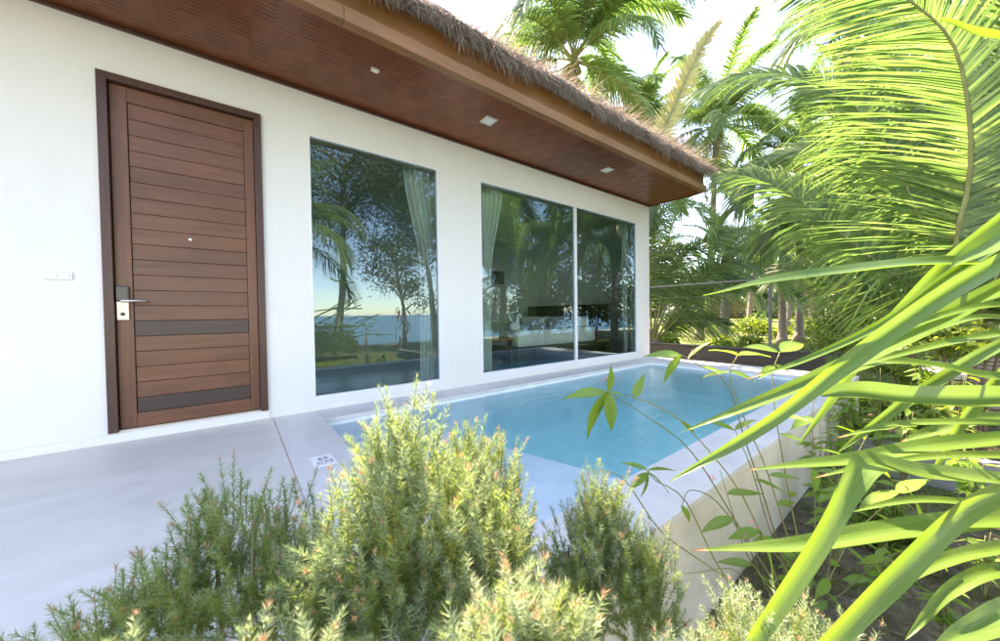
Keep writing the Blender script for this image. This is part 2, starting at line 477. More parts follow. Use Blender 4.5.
# ------------------------------------------------------------------ pool
PX0, PX1, PY0, PY1 = .56, 5.60, -2.435, -.34
pool = empty('swimming_pool', (3.2, -1.4, 0), 'turquoise plunge pool with pale concrete edge under the tall windows', 'pool')
FD = -.78
wt = -.034
boxo('basin_floor', (DX+.02, -2.70, FD-.1), (6.12, -.02, FD), M['basin'], pool)
boxo('basin_wall', (DX+.004, -2.70, FD), (PX0, -.02, wt), M['basin'], pool)
boxo('basin_wall', (PX1, -2.70, FD), (6.12, -.02, wt), M['basin'], pool)
boxo('basin_wall', (PX0, PY1, FD), (PX1, -.02, wt), M['basin'], pool)
boxo('basin_wall', (PX0, -2.70, FD), (PX1, PY0, wt), M['basin'], pool)
boxo('outer_wall', (DX+.001, -2.735, GZ-.3), (6.15, -2.702, wt), M['outer'], pool)
boxo('outer_wall', (6.122, -2.70, GZ-.3), (6.15, -.02, wt), M['outer'], pool)
boxo('coping', (DX, -2.737, wt), (PX0+.004, -.001, 0), M['coping'], pool, .004)
boxo('coping', (PX1-.004, -2.737, wt), (6.155, -.001, 0), M['coping'], pool, .004)
boxo('coping', (PX0+.006, PY1-.004, wt), (PX1-.006, -.001, 0), M['coping'], pool, .004)
boxo('coping', (PX0+.006, -2.737, wt), (PX1-.006, PY0+.004, 0), M['coping'], pool, .004)
m = MB()
sh = np.array([(PX0-.01, PY0-.01), (1.95, PY0-.01), (1.36, PY1+.01), (PX0-.01, PY1+.01)])
off = np.array(pool.location)
v = [(x, y, FD-.01) for x, y in sh] + [(x, y, -.20) for x, y in sh]
m.add(np.array(v)-off, [(3,2,1,0),(4,5,6,7),(0,1,5,4),(1,2,6,5),(2,3,7,6),(3,0,4,7)])
m.build('shallow_shelf', M['basin'], pool)
CVR = .36
m = MB(); F = []
for i_ in range(8):
    a = 3*i_; F += [(a, a+3, a+4, a+1), (a+1, a+4, a+5, a+2)]
V2 = []
for i_ in range(9):
    a = math.pi/2*i_/8; o1 = CVR*(1-math.sin(a)); o2_ = CVR*(1-math.cos(a))
    V2 += [(PX0, PY1+.002-o1, FD+.001+o2_), (PX1+.002-o1, PY1+.002-o1, FD+.001+o2_), (PX1+.002-o1, PY0, FD+.001+o2_)]
m.add(np.array(V2)-off, F); m.build('basin_cove', M['basin'], pool, smooth=True)
m = MB(); m.box((PX0-.01, PY0-.01, FD-.01), (PX1+.01, PY1+.01, -.062))
tag(m.build('water', M['water']), kind='structure')

# depth sticker on the coping
st = empty('depth_sticker', (.392, -1.215, .0005), 'small white square depth sticker with dark characters on the pool coping', 'sticker')
m = MB(); m.box((-.056, -.085, 0), (.056, .085, .003)); m.build('card', M['dirtwhite'], st)
for txt, y in (('65', .008), ('CM', -.056)):
    cu = bpy.data.curves.new('lettering', 'FONT'); cu.body = txt; cu.size = .058; cu.align_x = 'CENTER'; cu.extrude = .0004
    tmp = bpy.data.objects.new('tmp', cu); COL.objects.link(tmp)
    me = bpy.data.meshes.new_from_object(tmp.evaluated_get(bpy.context.evaluated_depsgraph_get()))
    bpy.data.objects.remove(tmp); me.materials.clear(); me.materials.append(M['ink'])
    t_ = link('lettering', me, st); t_.location = (0, y, .0038)

# ------------------------------------------------------------------ house
HX0, HX1, WZ = -5.0, 6.144, 2.80
house = empty('house', (0, 0, 0), 'white plastered villa with thatched eave, brown plank door and two tall glass windows', 'house')
D0, D1, DT, DB = -.683, .204, 2.468, .071
A0, A1, B0, B1, BM = .543, 1.812, 2.350, 5.744, 4.078
WT, WB = 2.422, .096
TH = .14
m = MB()
def wall_piece(x0, x1, z0, z1): m.box((x0, 0, z0), (x1, TH, z1))
top = WZ - .003
wall_piece(HX0, D0, -.7, top); wall_piece(D0, D1, DT, top); wall_piece(D0, D1, -.7, DB)
wall_piece(D1, A0, -.7, top); wall_piece(A0, A1, WT, top); wall_piece(A0, A1, -.7, WB)
wall_piece(A1, B0, -.7, top); wall_piece(B0, B1, WT, top); wall_piece(B0, B1, -.7, WB)
wall_piece(B1, HX1, -.7, top)
bm = bmesh.new(); 
me = mesh_of('wall', np.concatenate(m.v), m.f, m.m, M['wall'])
bm.from_mesh(me); bmesh.ops.remove_doubles(bm, verts=bm.verts, dist=1e-4)
# remove the inner faces where pieces meet
seen = {}
for f_ in bm.faces:
    seen.setdefault(tuple(sorted(v_.index for v_ in f_.verts)), []).append(f_)
dd = [f_ for l_ in seen.values() if len(l_) > 1 for f_ in l_]
bmesh.ops.delete(bm, geom=dd, context='FACES')
bm.to_mesh(me); bm.free()
link('wall', me, house)
boxo('end_wall', (HX1-TH, TH, -.7), (HX1, 6.5, top), M['wall'], house)
boxo('back_wall', (HX0, 6.5, -.7), (HX1, 6.64, top), M['wall'], house)
boxo('end_wall', (HX0, TH, -.7), (HX0+TH, 6.5, top), M['wall'], house)
# white threshold strip under the wall
boxo('plinth', (HX0, -.012, .0008), (D1+.01, -.0005, .062), M['wall'], house, .003)
# the bedroom behind the glass
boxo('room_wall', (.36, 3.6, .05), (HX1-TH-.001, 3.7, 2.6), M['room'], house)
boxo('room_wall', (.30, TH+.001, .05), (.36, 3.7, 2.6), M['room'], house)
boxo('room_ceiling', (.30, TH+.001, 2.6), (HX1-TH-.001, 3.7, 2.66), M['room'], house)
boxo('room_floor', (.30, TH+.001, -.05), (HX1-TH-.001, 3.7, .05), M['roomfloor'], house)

# door ------------------------------------------------
m = MB()
fw = .048
m.box((D0, -.022, DB), (D0+fw, .11, DT)); m.box((D1-fw, -.022, DB), (D1, .11, DT)); m.box((D0+fw, -.022, DT-fw), (D1-fw, .11, DT))
m.box((D0+fw, .075, DB), (D1-fw, .11, DT-fw))
door = m.build('door', M['doorframe'], house, bevel=.002)
LX0, LX1, LZ0, LZ1 = D0+fw+.003, D1-fw-.003, DB+.012, DT-fw-.003
SX0, SX1 = -.552, .092
yf, yb = .020, .07
boxo('stile', (LX0, yf, LZ0), (SX0, yb, LZ1), M['stile'], door, .002)
boxo('stile', (SX1, yf, LZ0), (LX1, yb, LZ1), M['stile'], door, .002)
PT, PB = 2.315, .178
boxo('rail', (SX0+.001, yf, PT), (SX1-.001, yb, LZ1), M['plank'], door, .002)
boxo('rail', (SX0+.001, yf, LZ0), (SX1-.001, yb, PB), M['plank'], door, .002)
nP = 20; hP = (PT-PB)/nP
for i in range(nP):
    z1 = PT - i*hP; z0 = z1-hP
    boxo('plank', (SX0+.002, yf+.010+rnd.uniform(0, .0015), z0+.0012), (SX1-.002, yb, z1-.0012), M['plank_dark'] if i in (14, 19) else M['plank'], door, .0025)
boxo('threshold', (D0+fw, -.006, DB+.0005), (D1-fw, .074, DB+.010), M['plate'], door)
boxo('lock_reader', (-.632, -.004, .955), (-.568, yf-.001, 1.058), M['black'], door, .006)
boxo('lock_plate', (-.630, .003, .826), (-.570, yf-.001, .954), M['plate'], door, .004)
m = MB(); m.lathe([(.010, -.002), (.012, .0), (.012, .004), (.004, .005)], n=14)
kh = m.build('keyhole', M['black'], door); kh.rotation_euler = (R_(90), 0, 0); kh.location = (-.60, .003, .868)
m = MB(); m.tube([(-.600, .01, .957), (-.600, -.030, .957), (-.594, -.040, .957), (-.560, -.043, .957), (-.476, -.043, .957)], [.010, .010, .0095, .009, .008], 10)
m.build('handle', M['steel'], door, smooth=True)
m = MB(); m.lathe([(.011, 0), (.011, .006), (.007, .008), (.006, .004)], n=16)
ph = m.build('peephole', M['steel'], door); ph.rotation_euler = (R_(90), 0, 0); ph.location = (-.246, yf+.010, 1.418)

# windows ---------------------------------------------
def window(x0, x1, mull):
    fr = .028
    m = MB()
    y0, y1 = -.004, .05
    m.box((x0, y0, WB-.052), (x1, y1, WB-.0005+.03)); m.box((x0, y0, WT-.014), (x1, y1, WT-.0005))
    m.box((x0+.0005, y0, WB+.0295), (x0+.014, y1, WT-.014)); m.box((x1-.026, y0, WB+.0295), (x1-.0005, y1, WT-.014))
    wd = m.build('window', M['frame'], house, bevel=.002)
    a, b_ = x0+.014, x1-.026
    cuts = [a] + mull + [b_]
    for c0, c1 in zip(cuts[:-1], cuts[1:]):
        boxo('pane', (c0+.001, .024, WB+.030), (c1-.001, .030, WT-.0145), M['glass'], wd)
    for c in mull:
        boxo('mullion', (c-.021, -.002, WB+.0296), (c+.021, .046, WT-.0142), M['frame'], wd, .002)
    return wd
# keep glass single-sheet: one pane = one thin box whose two faces both reflect would double, so use sheets
def window_sheet(wd):
    for ch in wd.children:
        if ch.name.startswith('pane'):
            co = np.array([v_.co for v_ in ch.data.vertices])
            lo, hi = co.min(0), co.max(0)
            me = mesh_of('pane', [(lo[0], lo[1], lo[2]), (hi[0], lo[1], lo[2]), (hi[0], lo[1], hi[2]), (lo[0], lo[1], hi[2])], [(0,1,2,3)], [0], M['glass'])
            ch.data = me
for args in ((A0, A1, []), (B0, B1, [BM])):
    window_sheet(window(*args))

# roof ------------------------------------------------
OV = -.92
RX1 = 6.20
SLOPE = R_(36)
RY0, RZ0 = -.90, 3.06       # underside of the thatch at the eave
RIDGE_Y = 3.2
RIDGE_Z = RZ0 + (RIDGE_Y-RY0)*math.tan(SLOPE)
m = MB()
for xa, xb in ((HX0, -.9), (-.9, 2.05), (2.05, 4.9), (4.9, RX1)):
    m.box((xa+.001, OV-.002, 2.892), (xb-.001, OV+.03, 3.10))
roof = m.build('roof', M['fascia'], house, bevel=.003)
tag(roof, 'roof with orange-brown fascia boards and a shaggy thatch edge')
for xa, xb in ((HX0, -2.2), (-2.2, .62), (.62, 3.45), (3.45, RX1+.002)):
    boxo('fascia_board', (xa+.001, OV-.045, 2.792), (xb-.001, OV+.03, 2.8905), M['fascia_light'], roof, .006)
boxo('gable_trim', (RX1-.028, OV+.0305, 2.785), (RX1, TH, 2.93), M['doorframe'], roof, .003)
boxo('wall_trim', (HX0, -.024, 2.772), (RX1-.03, -.0005, 2.7985), M['doorframe'], roof, .003)
# soffit: boards with staggered vent slits, one object per panel
CW = .127
SY = [OV+.031, -.0003]
def soffit_panel(x0, ncol, k0):
    m = MB()
    zb, zs, zt = WZ, WZ+.012, WZ+.02
    pitch = .0385; sw = .0036
    rows = np.arange(SY[0]+.04, SY[1]-.04, pitch)
    for c in range(ncol):
        xa, xb = x0+c*CW, x0+(c+1)*CW
        k = k0+c
        ys = []
        for i, y in enumerate(rows):
            grp = (i//6)
            if (k+grp) % 2 == 0: ys.append(y + (pitch/2 if k % 4 > 1 else 0))
        xin0, xin1 = xa+.004, xb-.004
        cur = SY[0]
        def q(xa, xb, ya, yb_): m.add([(xa,ya,zb),(xb,ya,zb),(xb,yb_,zb),(xa,yb_,zb)], [(0,3,2,1)])
        if not ys: q(xa, xb, SY[0], SY[1]); continue
        for y in ys:
            q(xa, xb, cur, y)
            q(xa, xin0, y, y+sw); q(xin1, xb, y, y+sw)
            m.add([(xin0,y,zs),(xin1,y,zs),(xin1,y+sw,zs),(xin0,y+sw,zs)], [(0,3,2,1)], 1)
            for (p, r) in (((xin0,y),(xin1,y)), ((xin1,y),(xin1,y+sw)), ((xin1,y+sw),(xin0,y+sw)), ((xin0,y+sw),(xin0,y))):
                m.add([(*p,zb),(*r,zb),(*r,zs),(*p,zs)], [(0,1,2,3)], 1)
            cur = y+sw
        q(xa, xb, cur, SY[1])
    return m.build('soffit_panel', [M['soffit'], M['slot']], roof)
x = -4.95; k = 0
while x < RX1-.05:
    nc = min(8, int((RX1-.03-x)/CW))
    if nc <= 0: break
    soffit_panel(x, nc, k); x += nc*CW+.0015; k += nc
boxo('soffit_panel', (x, SY[0], WZ), (RX1-.03, SY[1], WZ+.02), M['soffit'], roof)
boxo('soffit_deck', (HX0, OV+.031, WZ+.021), (RX1-.03, TH, WZ+.03), M['slot'], roof)
# thatch bed
m = MB()
nx, ny = 90, 26
TX0, TX1 = -6, 6.42
thk = .14
def roofpt(x, s, up):        # s metres up the slope from the eave
    y = -1.02 + s*math.cos(SLOPE); z = 3.075 + s*math.sin(SLOPE)
    return np.array([x, y - up*math.sin(SLOPE)*.6, z + up*math.cos(SLOPE)])
SL = (RIDGE_Y+1.02)/math.cos(SLOPE)
V = []
for j in range(ny):
    s = SL*(j/(ny-1))**1.6
    for i in range(nx):
        x = TX0+(TX1-TX0)*i/(nx-1)
        t_ = thk*(.45+.55*min(1, s/.25)) + .02*math.sin(x*5.1+s*3)+rnd.uniform(-.012, .012)
        V.append(roofpt(x, s, t_))
for j in range(ny):
    s = SL*(j/(ny-1))**1.6
    for i in range(nx):
        V.append(roofpt(TX0+(TX1-TX0)*i/(nx-1), s, 0))
F = []; o2 = nx*ny
for j in range(ny-1):
    for i in range(nx-1):
        a = j*nx+i; F.append((a, a+1, a+nx+1, a+nx)); a += o2; F.append((a, a+nx, a+nx+1, a+1))
for i in range(nx-1): F.append((i, o2+i, o2+i+1, i+1))
for j in range(ny-1):
    a = j*nx+nx-1; F.append((a, o2+a, o2+a+nx, a+nx)); a = j*nx; F.append((a, a+nx, o2+a+nx, o2+a))
m.add(V, F)
# back slope
zr = V[(ny-1)*nx][2]
m.add([(TX0, RIDGE_Y, zr), (TX1, RIDGE_Y, zr), (TX1, 7.4, 3.0), (TX0, 7.4, 3.0)], [(0,1,2,3)])
m.build('thatch_bed', M['thatchbed'], roof)
# straw
def strips(roots, dirs, lens, wid, droop, seg=3, mi=None, side=None):
    """many thin tapered blades -> verts, faces"""
    n = len(roots); dirs = dirs/np.linalg.norm(dirs, axis=1)[:, None]
    if side is None:
        side = np.cross(dirs, rng.normal(size=(n, 3)))
    side = side/(np.linalg.norm(side, axis=1)[:, None]+1e-9)
    V = np.zeros((n, 2*seg+1, 3))
    for i in range(seg):
        t = i/seg
        c = roots + dirs*(lens*t)[:, None]; c[:, 2] -= droop*lens*t*t
        wd = (wid*(1-.75*t))[:, None] if not np.isscalar(wid) else wid*(1-.75*t)
        V[:, 2*i] = c-side*wd*.5; V[:, 2*i+1] = c+side*wd*.5
    c = roots + dirs*lens[:, None]; c[:, 2] -= droop*lens
    V[:, 2*seg] = c
    base = []
    for i in range(seg-1): base.append((2*i, 2*i+1, 2*i+3, 2*i+2))
    base.append((2*seg-2, 2*seg-1, 2*seg))
    k = 2*seg+1
    F = [tuple(q+k*j for q in b_) for j in range(n) for b_ in base]
    return V.reshape(-1, 3), F
def addstrips(m, *a, mi=0, **kw):
    V, F = strips(*a, **kw); m.add(V, F, mi)
m = MB()
N = 12000
xs_ = rng.uniform(-2.2, TX1, N)
clump = .5+.5*np.sin(xs_*9+np.sin(xs_*3.7)*3)*np.sin(xs_*2.3+1)
s_ = rng.uniform(-.02, .16, N)
up = rng.uniform(.0, thk*.75, N)
roots = np.array([roofpt(x, s, u) for x, s, u in zip(xs_, s_, up)])
dirs = np.stack([rng.normal(0, .45, N), -math.cos(SLOPE)+rng.normal(0, .3, N), -math.sin(SLOPE)+rng.normal(.05, .42, N)], 1)
addstrips(m, roots, dirs, rng.uniform(.08, .17, N)*(.6+.9*clump), rng.uniform(.003, .006, N), .45)
N = 5000            # upper surface
xs_ = rng.uniform(-2.2, TX1, N); s_ = rng.uniform(.1, 1.6, N)
roots = np.array([roofpt(x, s, thk*(.45+.55*min(1, s/.25))) for x, s in zip(xs_, s_)])
dirs = np.stack([rng.normal(0, .3, N), -math.cos(SLOPE)+rng.normal(0, .2, N), -math.sin(SLOPE)+rng.normal(.4, .35, N)], 1)
addstrips(m, roots, dirs, rng.uniform(.12, .34, N), rng.uniform(.004, .008, N), .05)
N = 2200            # gable rake
s_ = rng.uniform(0, 3.5, N); up = rng.uniform(0, thk, N)
roots = np.array([roofpt(TX1-rng.uniform(0, .1), s, u) for s, u in zip(s_, up)])
dirs = np.stack([rng.uniform(.3, 1, N), -math.cos(SLOPE)*.5+rng.normal(0, .3, N), -.5+rng.normal(0, .3, N)], 1)
addstrips(m, roots, dirs, rng.uniform(.06, .15, N), rng.uniform(.004, .007, N), .2)
# a few long loose straws hanging over the fascia
N = 2800
xs_ = rng.uniform(-1.5, TX1-.1, N)*1.0
roots = np.stack([xs_, np.full(N, -1.0)+rng.uniform(-.05, .03, N), np.full(N, 3.09)], 1)
dirs = np.stack([rng.normal(0, .35, N), rng.normal(-.15, .12, N), -np.ones(N)], 1)
addstrips(m, roots, dirs, rng.uniform(.04, .20, N)*(.35+.9*(np.sin(xs_*7)*np.sin(xs_*2.9+1)*.5+.5)), np.full(N, .004), .1)
tag(m.build('thatch_straw', M['straw'], roof), kind='stuff')

# ------------------------------------------------------------------ fittings on the house
def downlight(x, y, w_, label):
    e = empty('downlight', (x, y, WZ), label, 'ceiling lamp', 'square downlights in the wooden soffit')
    m = MB(); h = w_/2; t_ = w_*.16
    m.box((-h,-h,-.008),(h,-h+t_,-.0005)); m.box((-h,h-t_,-.008),(h,h,-.0005)); m.box((-h,-h+t_,-.008),(-h+t_,h-t_,-.0005)); m.box((h-t_,-h+t_,-.008),(h,h-t_,-.0005))
    m.build('frame', M['plastic'], e)
    m = MB(); m.box((-h+t_,-h+t_,-.004),(h-t_,h-t_,-.0008)); m.build('diffuser', M['lens'], e)
downlight(2.095, -.545, .135, 'square white downlight in the soffit above the pier between the windows')
downlight(4.126, -.52, .135, 'square white downlight in the soffit above the mullion of the wide window')
e = empty('motion_sensor', (.934, -.611, WZ), 'tiny white sensor box on the dark wooden soffit', 'sensor')
m = MB(); m.box((-.03,-.016,-.022),(.03,.016,-.0005)); m.build('body', M['plastic'], e, bevel=.004)
m = MB(); m.lathe([(.011,-.026),(.012,-.0221)], n=12); m.build('eye', M['lens'], e)
e = empty('wall_switch', (-.872, 0, 1.11), 'small cream switch plate on the white wall beside the door', 'switch')
m = MB(); m.box((-.060,-.008,-.024),(.060,-.0005,.024)); m.build('plate', M['plastic'], e, bevel=.003)
for dx in (-.026, .026):
    m = MB(); m.box((dx-.020,-.0115,-.014),(dx+.020,-.0082,.014)); m.build('rocker', M['lens'], e, bevel=.001)

# ------------------------------------------------------------------ bedroom
def curtain(name_label, xt0, xt1, xm0, xm1, xb0, xb1, folds):
    nz, nu = 26, folds*8
    V = []
    for j in range(nz):
        t_ = j/(nz-1); z = 2.52-(2.52-.07)*t_
        if t_ < .5: k_ = t_/.5; k_ = k_*k_*(3-2*k_); a, b_ = xt0+(xm0-xt0)*k_, xt1+(xm1-xt1)*k_
        else: k_ = (t_-.5)/.5; k_ = k_*k_*(3-2*k_); a, b_ = xm0+(xb0-xm0)*k_, xm1+(xb1-xm1)*k_
        for i in range(nu+1):
            u = i/nu
            V.append((a+(b_-a)*u, .24+.035*math.sin(u*folds*2*math.pi+.6*math.sin(t_*3))+.01*math.sin(u*31+t_*4), z))
    F = [(j*(nu+1)+i, j*(nu+1)+i+1, (j+1)*(nu+1)+i+1, (j+1)*(nu+1)+i) for j in range(nz-1) for i in range(nu)]
    e = empty('curtain', (0, 0, 0), name_label, 'curtain', 'pale curtains inside the windows')
    MB().add(V, F).build('fabric', M['curtain'], e, smooth=True)
    m = MB(); m.tube([(xt0-.05, .24, 2.55), (xt1+.05, .24, 2.55)], .012, 8); m.build('curtain_rail', M['frame'], e)
curtain('pale pleated curtain gathered at the edge of the single-pane window', 1.50, 2.02, 1.70, 2.02, 1.66, 1.98, 7)
curtain('pale curtain hanging at the edge of the wide window nearest the door', 2.42, 2.86, 2.44, 2.66, 2.46, 2.66, 6)
curtain('pale curtain hanging at the far end of the wide window', 5.66, 5.96, 5.68, 5.96, 5.70, 5.96, 5)
bed = empty('bed', (4.5, 1.6, .05), 'double bed with white linen on a dark wooden base behind the wide window', 'bed')
def bb(name, a, b_, mat, bev=0): return boxo(name, a, b_, mat, bed, bev)
bb('base', (3.55, .75, .05), (5.75, 2.75, .28), M['darkwood'], .01)
bb('mattress', (3.6, .80, .281), (5.6, 2.7, .56), M['linen'], .06)
bb('headboard', (5.72, .6, .05), (5.80, 2.9, 1.0), M['darkwood'], .01)
for y in (.95, 1.85): bb('pillow', (5.15, y, .561), (5.6, y+.7, .76), M['linen'], .08)
bench = empty('bench', (3.2, 1.3, .05), 'dark low bench with a pale wooden top at the foot of the bed', 'bench')
boxo('seat', (2.75, .75, .42), (3.5, 2.4, .46), M['fascia'], bench, .005)
for x_, y_ in ((2.78, .78), (3.42, .78), (2.78, 2.3), (3.42, 2.3)): boxo('leg', (x_, y_, .05), (x_+.05, y_+.05, .42), M['darkwood'], bench)
tw = empty('towel_swan', (3.75, 1.0, .56), 'white towel folded into a swan on the bed', 'towel')
MB().tube(spline([(0,0,.02),(.0,.0,.12),(.03,.02,.22),(.09,.03,.25),(.12,.04,.2)], 14), np.interp(np.linspace(0,1,14), [0,.5,1],[.05,.035,.02]), 10).build('neck', M['linen'], tw, smooth=True)
MB().tube(spline([(-.16,0,.05),(-.05,0,.06),(.06,0,.05)], 10), [.02,.05,.07,.08,.085,.085,.08,.07,.05,.02], 12).build('body', M['linen'], tw, smooth=True)
MB().tube(spline([(-.02,.06,.1),(-.08,.09,.2),(-.1,.1,.27)], 10), np.linspace(.03,.008,10), 8).build('wing', M['linen'], tw, smooth=True)
rug = boxo('rug', (2.7, .45, .051), (4.2, .72, .06), M['blue']); tag(rug, 'blue rug on the bedroom floor along the bed', 'rug')
for x_, lab in ((4.5, 'dark framed picture on the bedroom wall nearer the door'), (5.3, 'dark framed picture on the bedroom wall nearer the far corner')):
    p_ = empty('picture', (x_, 3.58, 1.75), lab, 'picture', 'pictures on the bedroom wall')
    m = MB(); m.box((-.22,-.01,-.16),(.22,.019,.16)); m.build('frame', M['darkwood'], p_)
    m = MB(); m.box((-.19,-.014,-.13),(.19,-.0105,.13)); m.build('print', M['picture'], p_)

# ================================================================== FENCE AND LOW WALL BEYOND THE POOL
FX = 8.0
lw = empty('retaining_wall', (FX, -.5, GZ), 'low dark grey boarded retaining wall beyond the far end of the pool', 'wall')
for j, (z0, z1) in enumerate(((-.62, -.41), (-.405, -.19), (-.185, .055))):
    y = -2.1
    while y < 4.0:
        ln = rnd.uniform(1.6, 2.4)
        boxo('board', (FX+.02+rnd.uniform(0, .012), y, z0), (FX+.14, y+ln-.008, z1), M['lowwall'], lw, .004); y += ln
boxo('cap', (FX-.01, -2.1, .058), (FX+.17, 4.0, .085), M['lowwall'], lw, .004)
fe = empty('fence', (FX, -.5, 0), 'thin grey metal post and rail fence with wires beyond the pool', 'fence')
boxo('rail', (FX+.05, -2.1, 1.415), (FX+.09, 3.9, 1.45), M['fencepost'], fe, .003)
for y in (-1.335, 2.6): boxo('post', (FX+.045, y-.024, .086), (FX+.095, y+.024, 1.414), M['fencepost'], fe, .003)
for z in (.35, .62, .89, 1.16):
    MB().tube(np.array([(FX+.07, -2.1, z), (FX+.07, 0, z-.01), (FX+.07, 3.9, z)])-np.array(fe.location), .003, 5).build('wire', M['fencepost'], fe)

# low block wall in the garden on the right
gw = empty('garden_wall', (4.5, -4, GZ), 'low grey concrete block kerb wall across the garden beside the pool', 'wall')
for c in range(1):
    y = -2.80; i = 0
    while y > -8:
        ln = rnd.uniform(.88, .92)
        boxo('block', (4.42+rnd.uniform(0, .008), y-ln+.012, GZ-.05), (4.56, y, GZ+.27+rnd.uniform(-.006, .006)), M['block'], gw, .008); y -= ln
sl_ = boxo('stone_slab', (11.2, -4.6, GZ+.02), (13.6, -3.0, GZ+.14), M['coping'], None, .02)
tag(sl_, 'pale sunlit concrete slab lying in the garden behind the long leaves', 'slab')

# ================================================================== PALMS
def frond_mesh(rp, leaf, n, mat_leaf, wid=.035, droop=.35, name='frond', rad=.022, vee=.25, dens=1.0, seg=3, start=.16, upv=None, r=rng, jit=.07):
    """rp: rachis points from stalk to tip"""
    rp = spline(rp, 40)
    d = np.linalg.norm(np.diff(rp, axis=0), axis=1); s = np.concatenate([[0], np.cumsum(d)]); Ltot = s[-1]; s /= Ltot
    m = MB()
    m.tube(rp[::2], np.interp(s[::2], [0, .15, 1], [rad*1.5, rad, rad*.18]), 6, 1)
    T = np.gradient(rp, axis=0); T /= np.linalg.norm(T, axis=1)[:, None]
    up = np.array([0, 0, 1.0]) if upv is None else np.asarray(upv, float)
    ts = np.linspace(start, .995, n)
    pos = np.stack([np.interp(ts, s, rp[:, i]) for i in range(3)], 1)
    tt = np.stack([np.interp(ts, s, T[:, i]) for i in range(3)], 1); tt /= np.linalg.norm(tt, axis=1)[:, None]
    B = np.cross(tt, up); B /= np.linalg.norm(B, axis=1)[:, None]+1e-6
    Nn = np.cross(B, tt)
    prof = np.interp(ts, [start, .3, .55, .8, 1], [.55, .95, 1, .72, .3])
    for sgn in (-1, 1):
        k = n
        ang = np.radians(np.interp(ts, [start, .5, 1], [18, 35, 62])) + r.normal(0, jit, k)
        dirs = B*(sgn*np.cos(ang))[:, None] + tt*np.sin(ang)[:, None] + Nn*(vee+r.normal(0, jit, k))[:, None] + r.normal(0, jit*.4, (k, 3))
        ln = leaf*prof*r.uniform(.85, 1.1, k)
        side = np.cross(dirs, Nn) + r.normal(0, .22, (k, 3)) + Nn*.35
        keep = r.random(k) < dens
        dr = droop*r.uniform(.85, 1.2, k)
        V, F = strips(pos[keep], dirs[keep], ln[keep], (wid*r.uniform(.75, 1.2, k))[keep], dr[keep], seg, side=side[keep])
        m.add(V, F, 0)
    me = mesh_of(name, np.concatenate(m.v), m.f, m.m, [mat_leaf, M['rachis']])
    return me
def arc_frond(Lf, rise, droop, leaf, n, mat, wid=.035, seed=0, ldroop=.5, seg=3, dens=1):
    r = np.random.default_rng(seed)
    x = np.linspace(0, 1, 9)
    a0 = rise; pts = [np.zeros(3)]; ang = a0
    for i in range(8):
        pts.append(pts[-1]+np.array([math.cos(ang), 0, math.sin(ang)])*Lf/8)
        ang -= droop/8*(.5+i/6)
    pts = np.array(pts); pts[:, 1] += np.sin(x*2.5)*r.uniform(-.15, .15)*Lf*.4
    return frond_mesh(pts, leaf, n, mat, wid, ldroop, r=r, seg=seg, dens=dens)
far_fr = [arc_frond(3.9, R_(a), R_(d), 1.05, 130, M['palm'], .042, 10+i, .75) for i, (a, d) in enumerate(((78, 75), (58, 105), (38, 110), (15, 95), (-15, 70), (48, 120)))]
tiny_fr = [arc_frond(3.6, R_(a), R_(d), .98, 46, M['palm_far'], .10, 30+i, .8, 2) for i, (a, d) in enumerate(((72, 80), (50, 110), (28, 110), (0, 80)))]
dry_fr = [arc_frond(3.2, R_(-55), R_(40), .7, 40, M['palm_dry'], .04, 50, .7, 2)]
def trunk_pts(base, top, bend, n=14):
    base = np.array(base, float); top = np.array(top, float)
    mid = (base+top)/2 + np.array(bend)
    return spline([base, base*.75+mid*.25+(mid-base)*.2, mid, top], n)
def palm(top, base, label, group, frs, nfr, scale=1.0, coco=False, seed=0, rad=.13, dry=0, bend=(0, 0, 0), name='coconut_palm'):
    r = random.Random(seed)
    base = np.array(base, float); top = np.array(top, float)
    e = empty(name, base, label, 'palm tree', group)
    tp = trunk_pts(base, top, bend)-base
    rr = np.interp(np.linspace(0, 1, 14), [0, .06, .15, 1], [rad*1.9, rad*1.35, rad*1.05, rad*.75])
    MB().tube(tp, rr, 10).build('trunk', M['trunk'], e, smooth=True)
    c = top-base
    bm_ = MB().lathe([(rad*.7, -.25), (rad*1.3, 0), (rad*1.25, .25), (rad*.5, .6)], c, 10); bm_.build('crown_base', M['rachis'], e, smooth=True)
    a0 = r.uniform(0, 6.28)
    for i in range(nfr):
        me = frs[int(len(frs)*i/nfr)] if r.random() < .8 else r.choice(frs)
        o_ = link('frond', me, e)
        o_.location = tuple(c+np.array([0, 0, .15*(1-i/nfr)]))
        o_.rotation_euler = (r.uniform(-.2, .2), r.uniform(-.16, .16), a0+i*2.399+r.uniform(-.25, .25))
        s_ = scale*r.uniform(.85, 1.12); o_.scale = (s_, s_, s_)
    for i in range(dry):
        o_ = link('dry_frond', dry_fr[0], e); o_.location = tuple(c); o_.rotation_euler = (r.uniform(-.2, .2), r.uniform(-.1, .3), r.uniform(0, 6.28)); o_.scale = (scale,)*3
    if coco:
        me = None
        for i in range(9):
            if me is None:
                q = MB(); q.lathe([(.02, -.13), (.075, -.09), (.105, 0), (.085, .08), (.03, .12)], n=10)
                o_ = q.build('coconut', M['coconut'], e, smooth=True); me = o_.data
            else: o_ = link('coconut', me, e)
            a = i*2.4; o_.location = tuple(c+np.array([math.cos(a)*(rad+.1), math.sin(a)*(rad+.1), -.12-.16*(i % 3)]))
    return e
def gpoint(px, py, d):
    p = P(px, py, d); return p
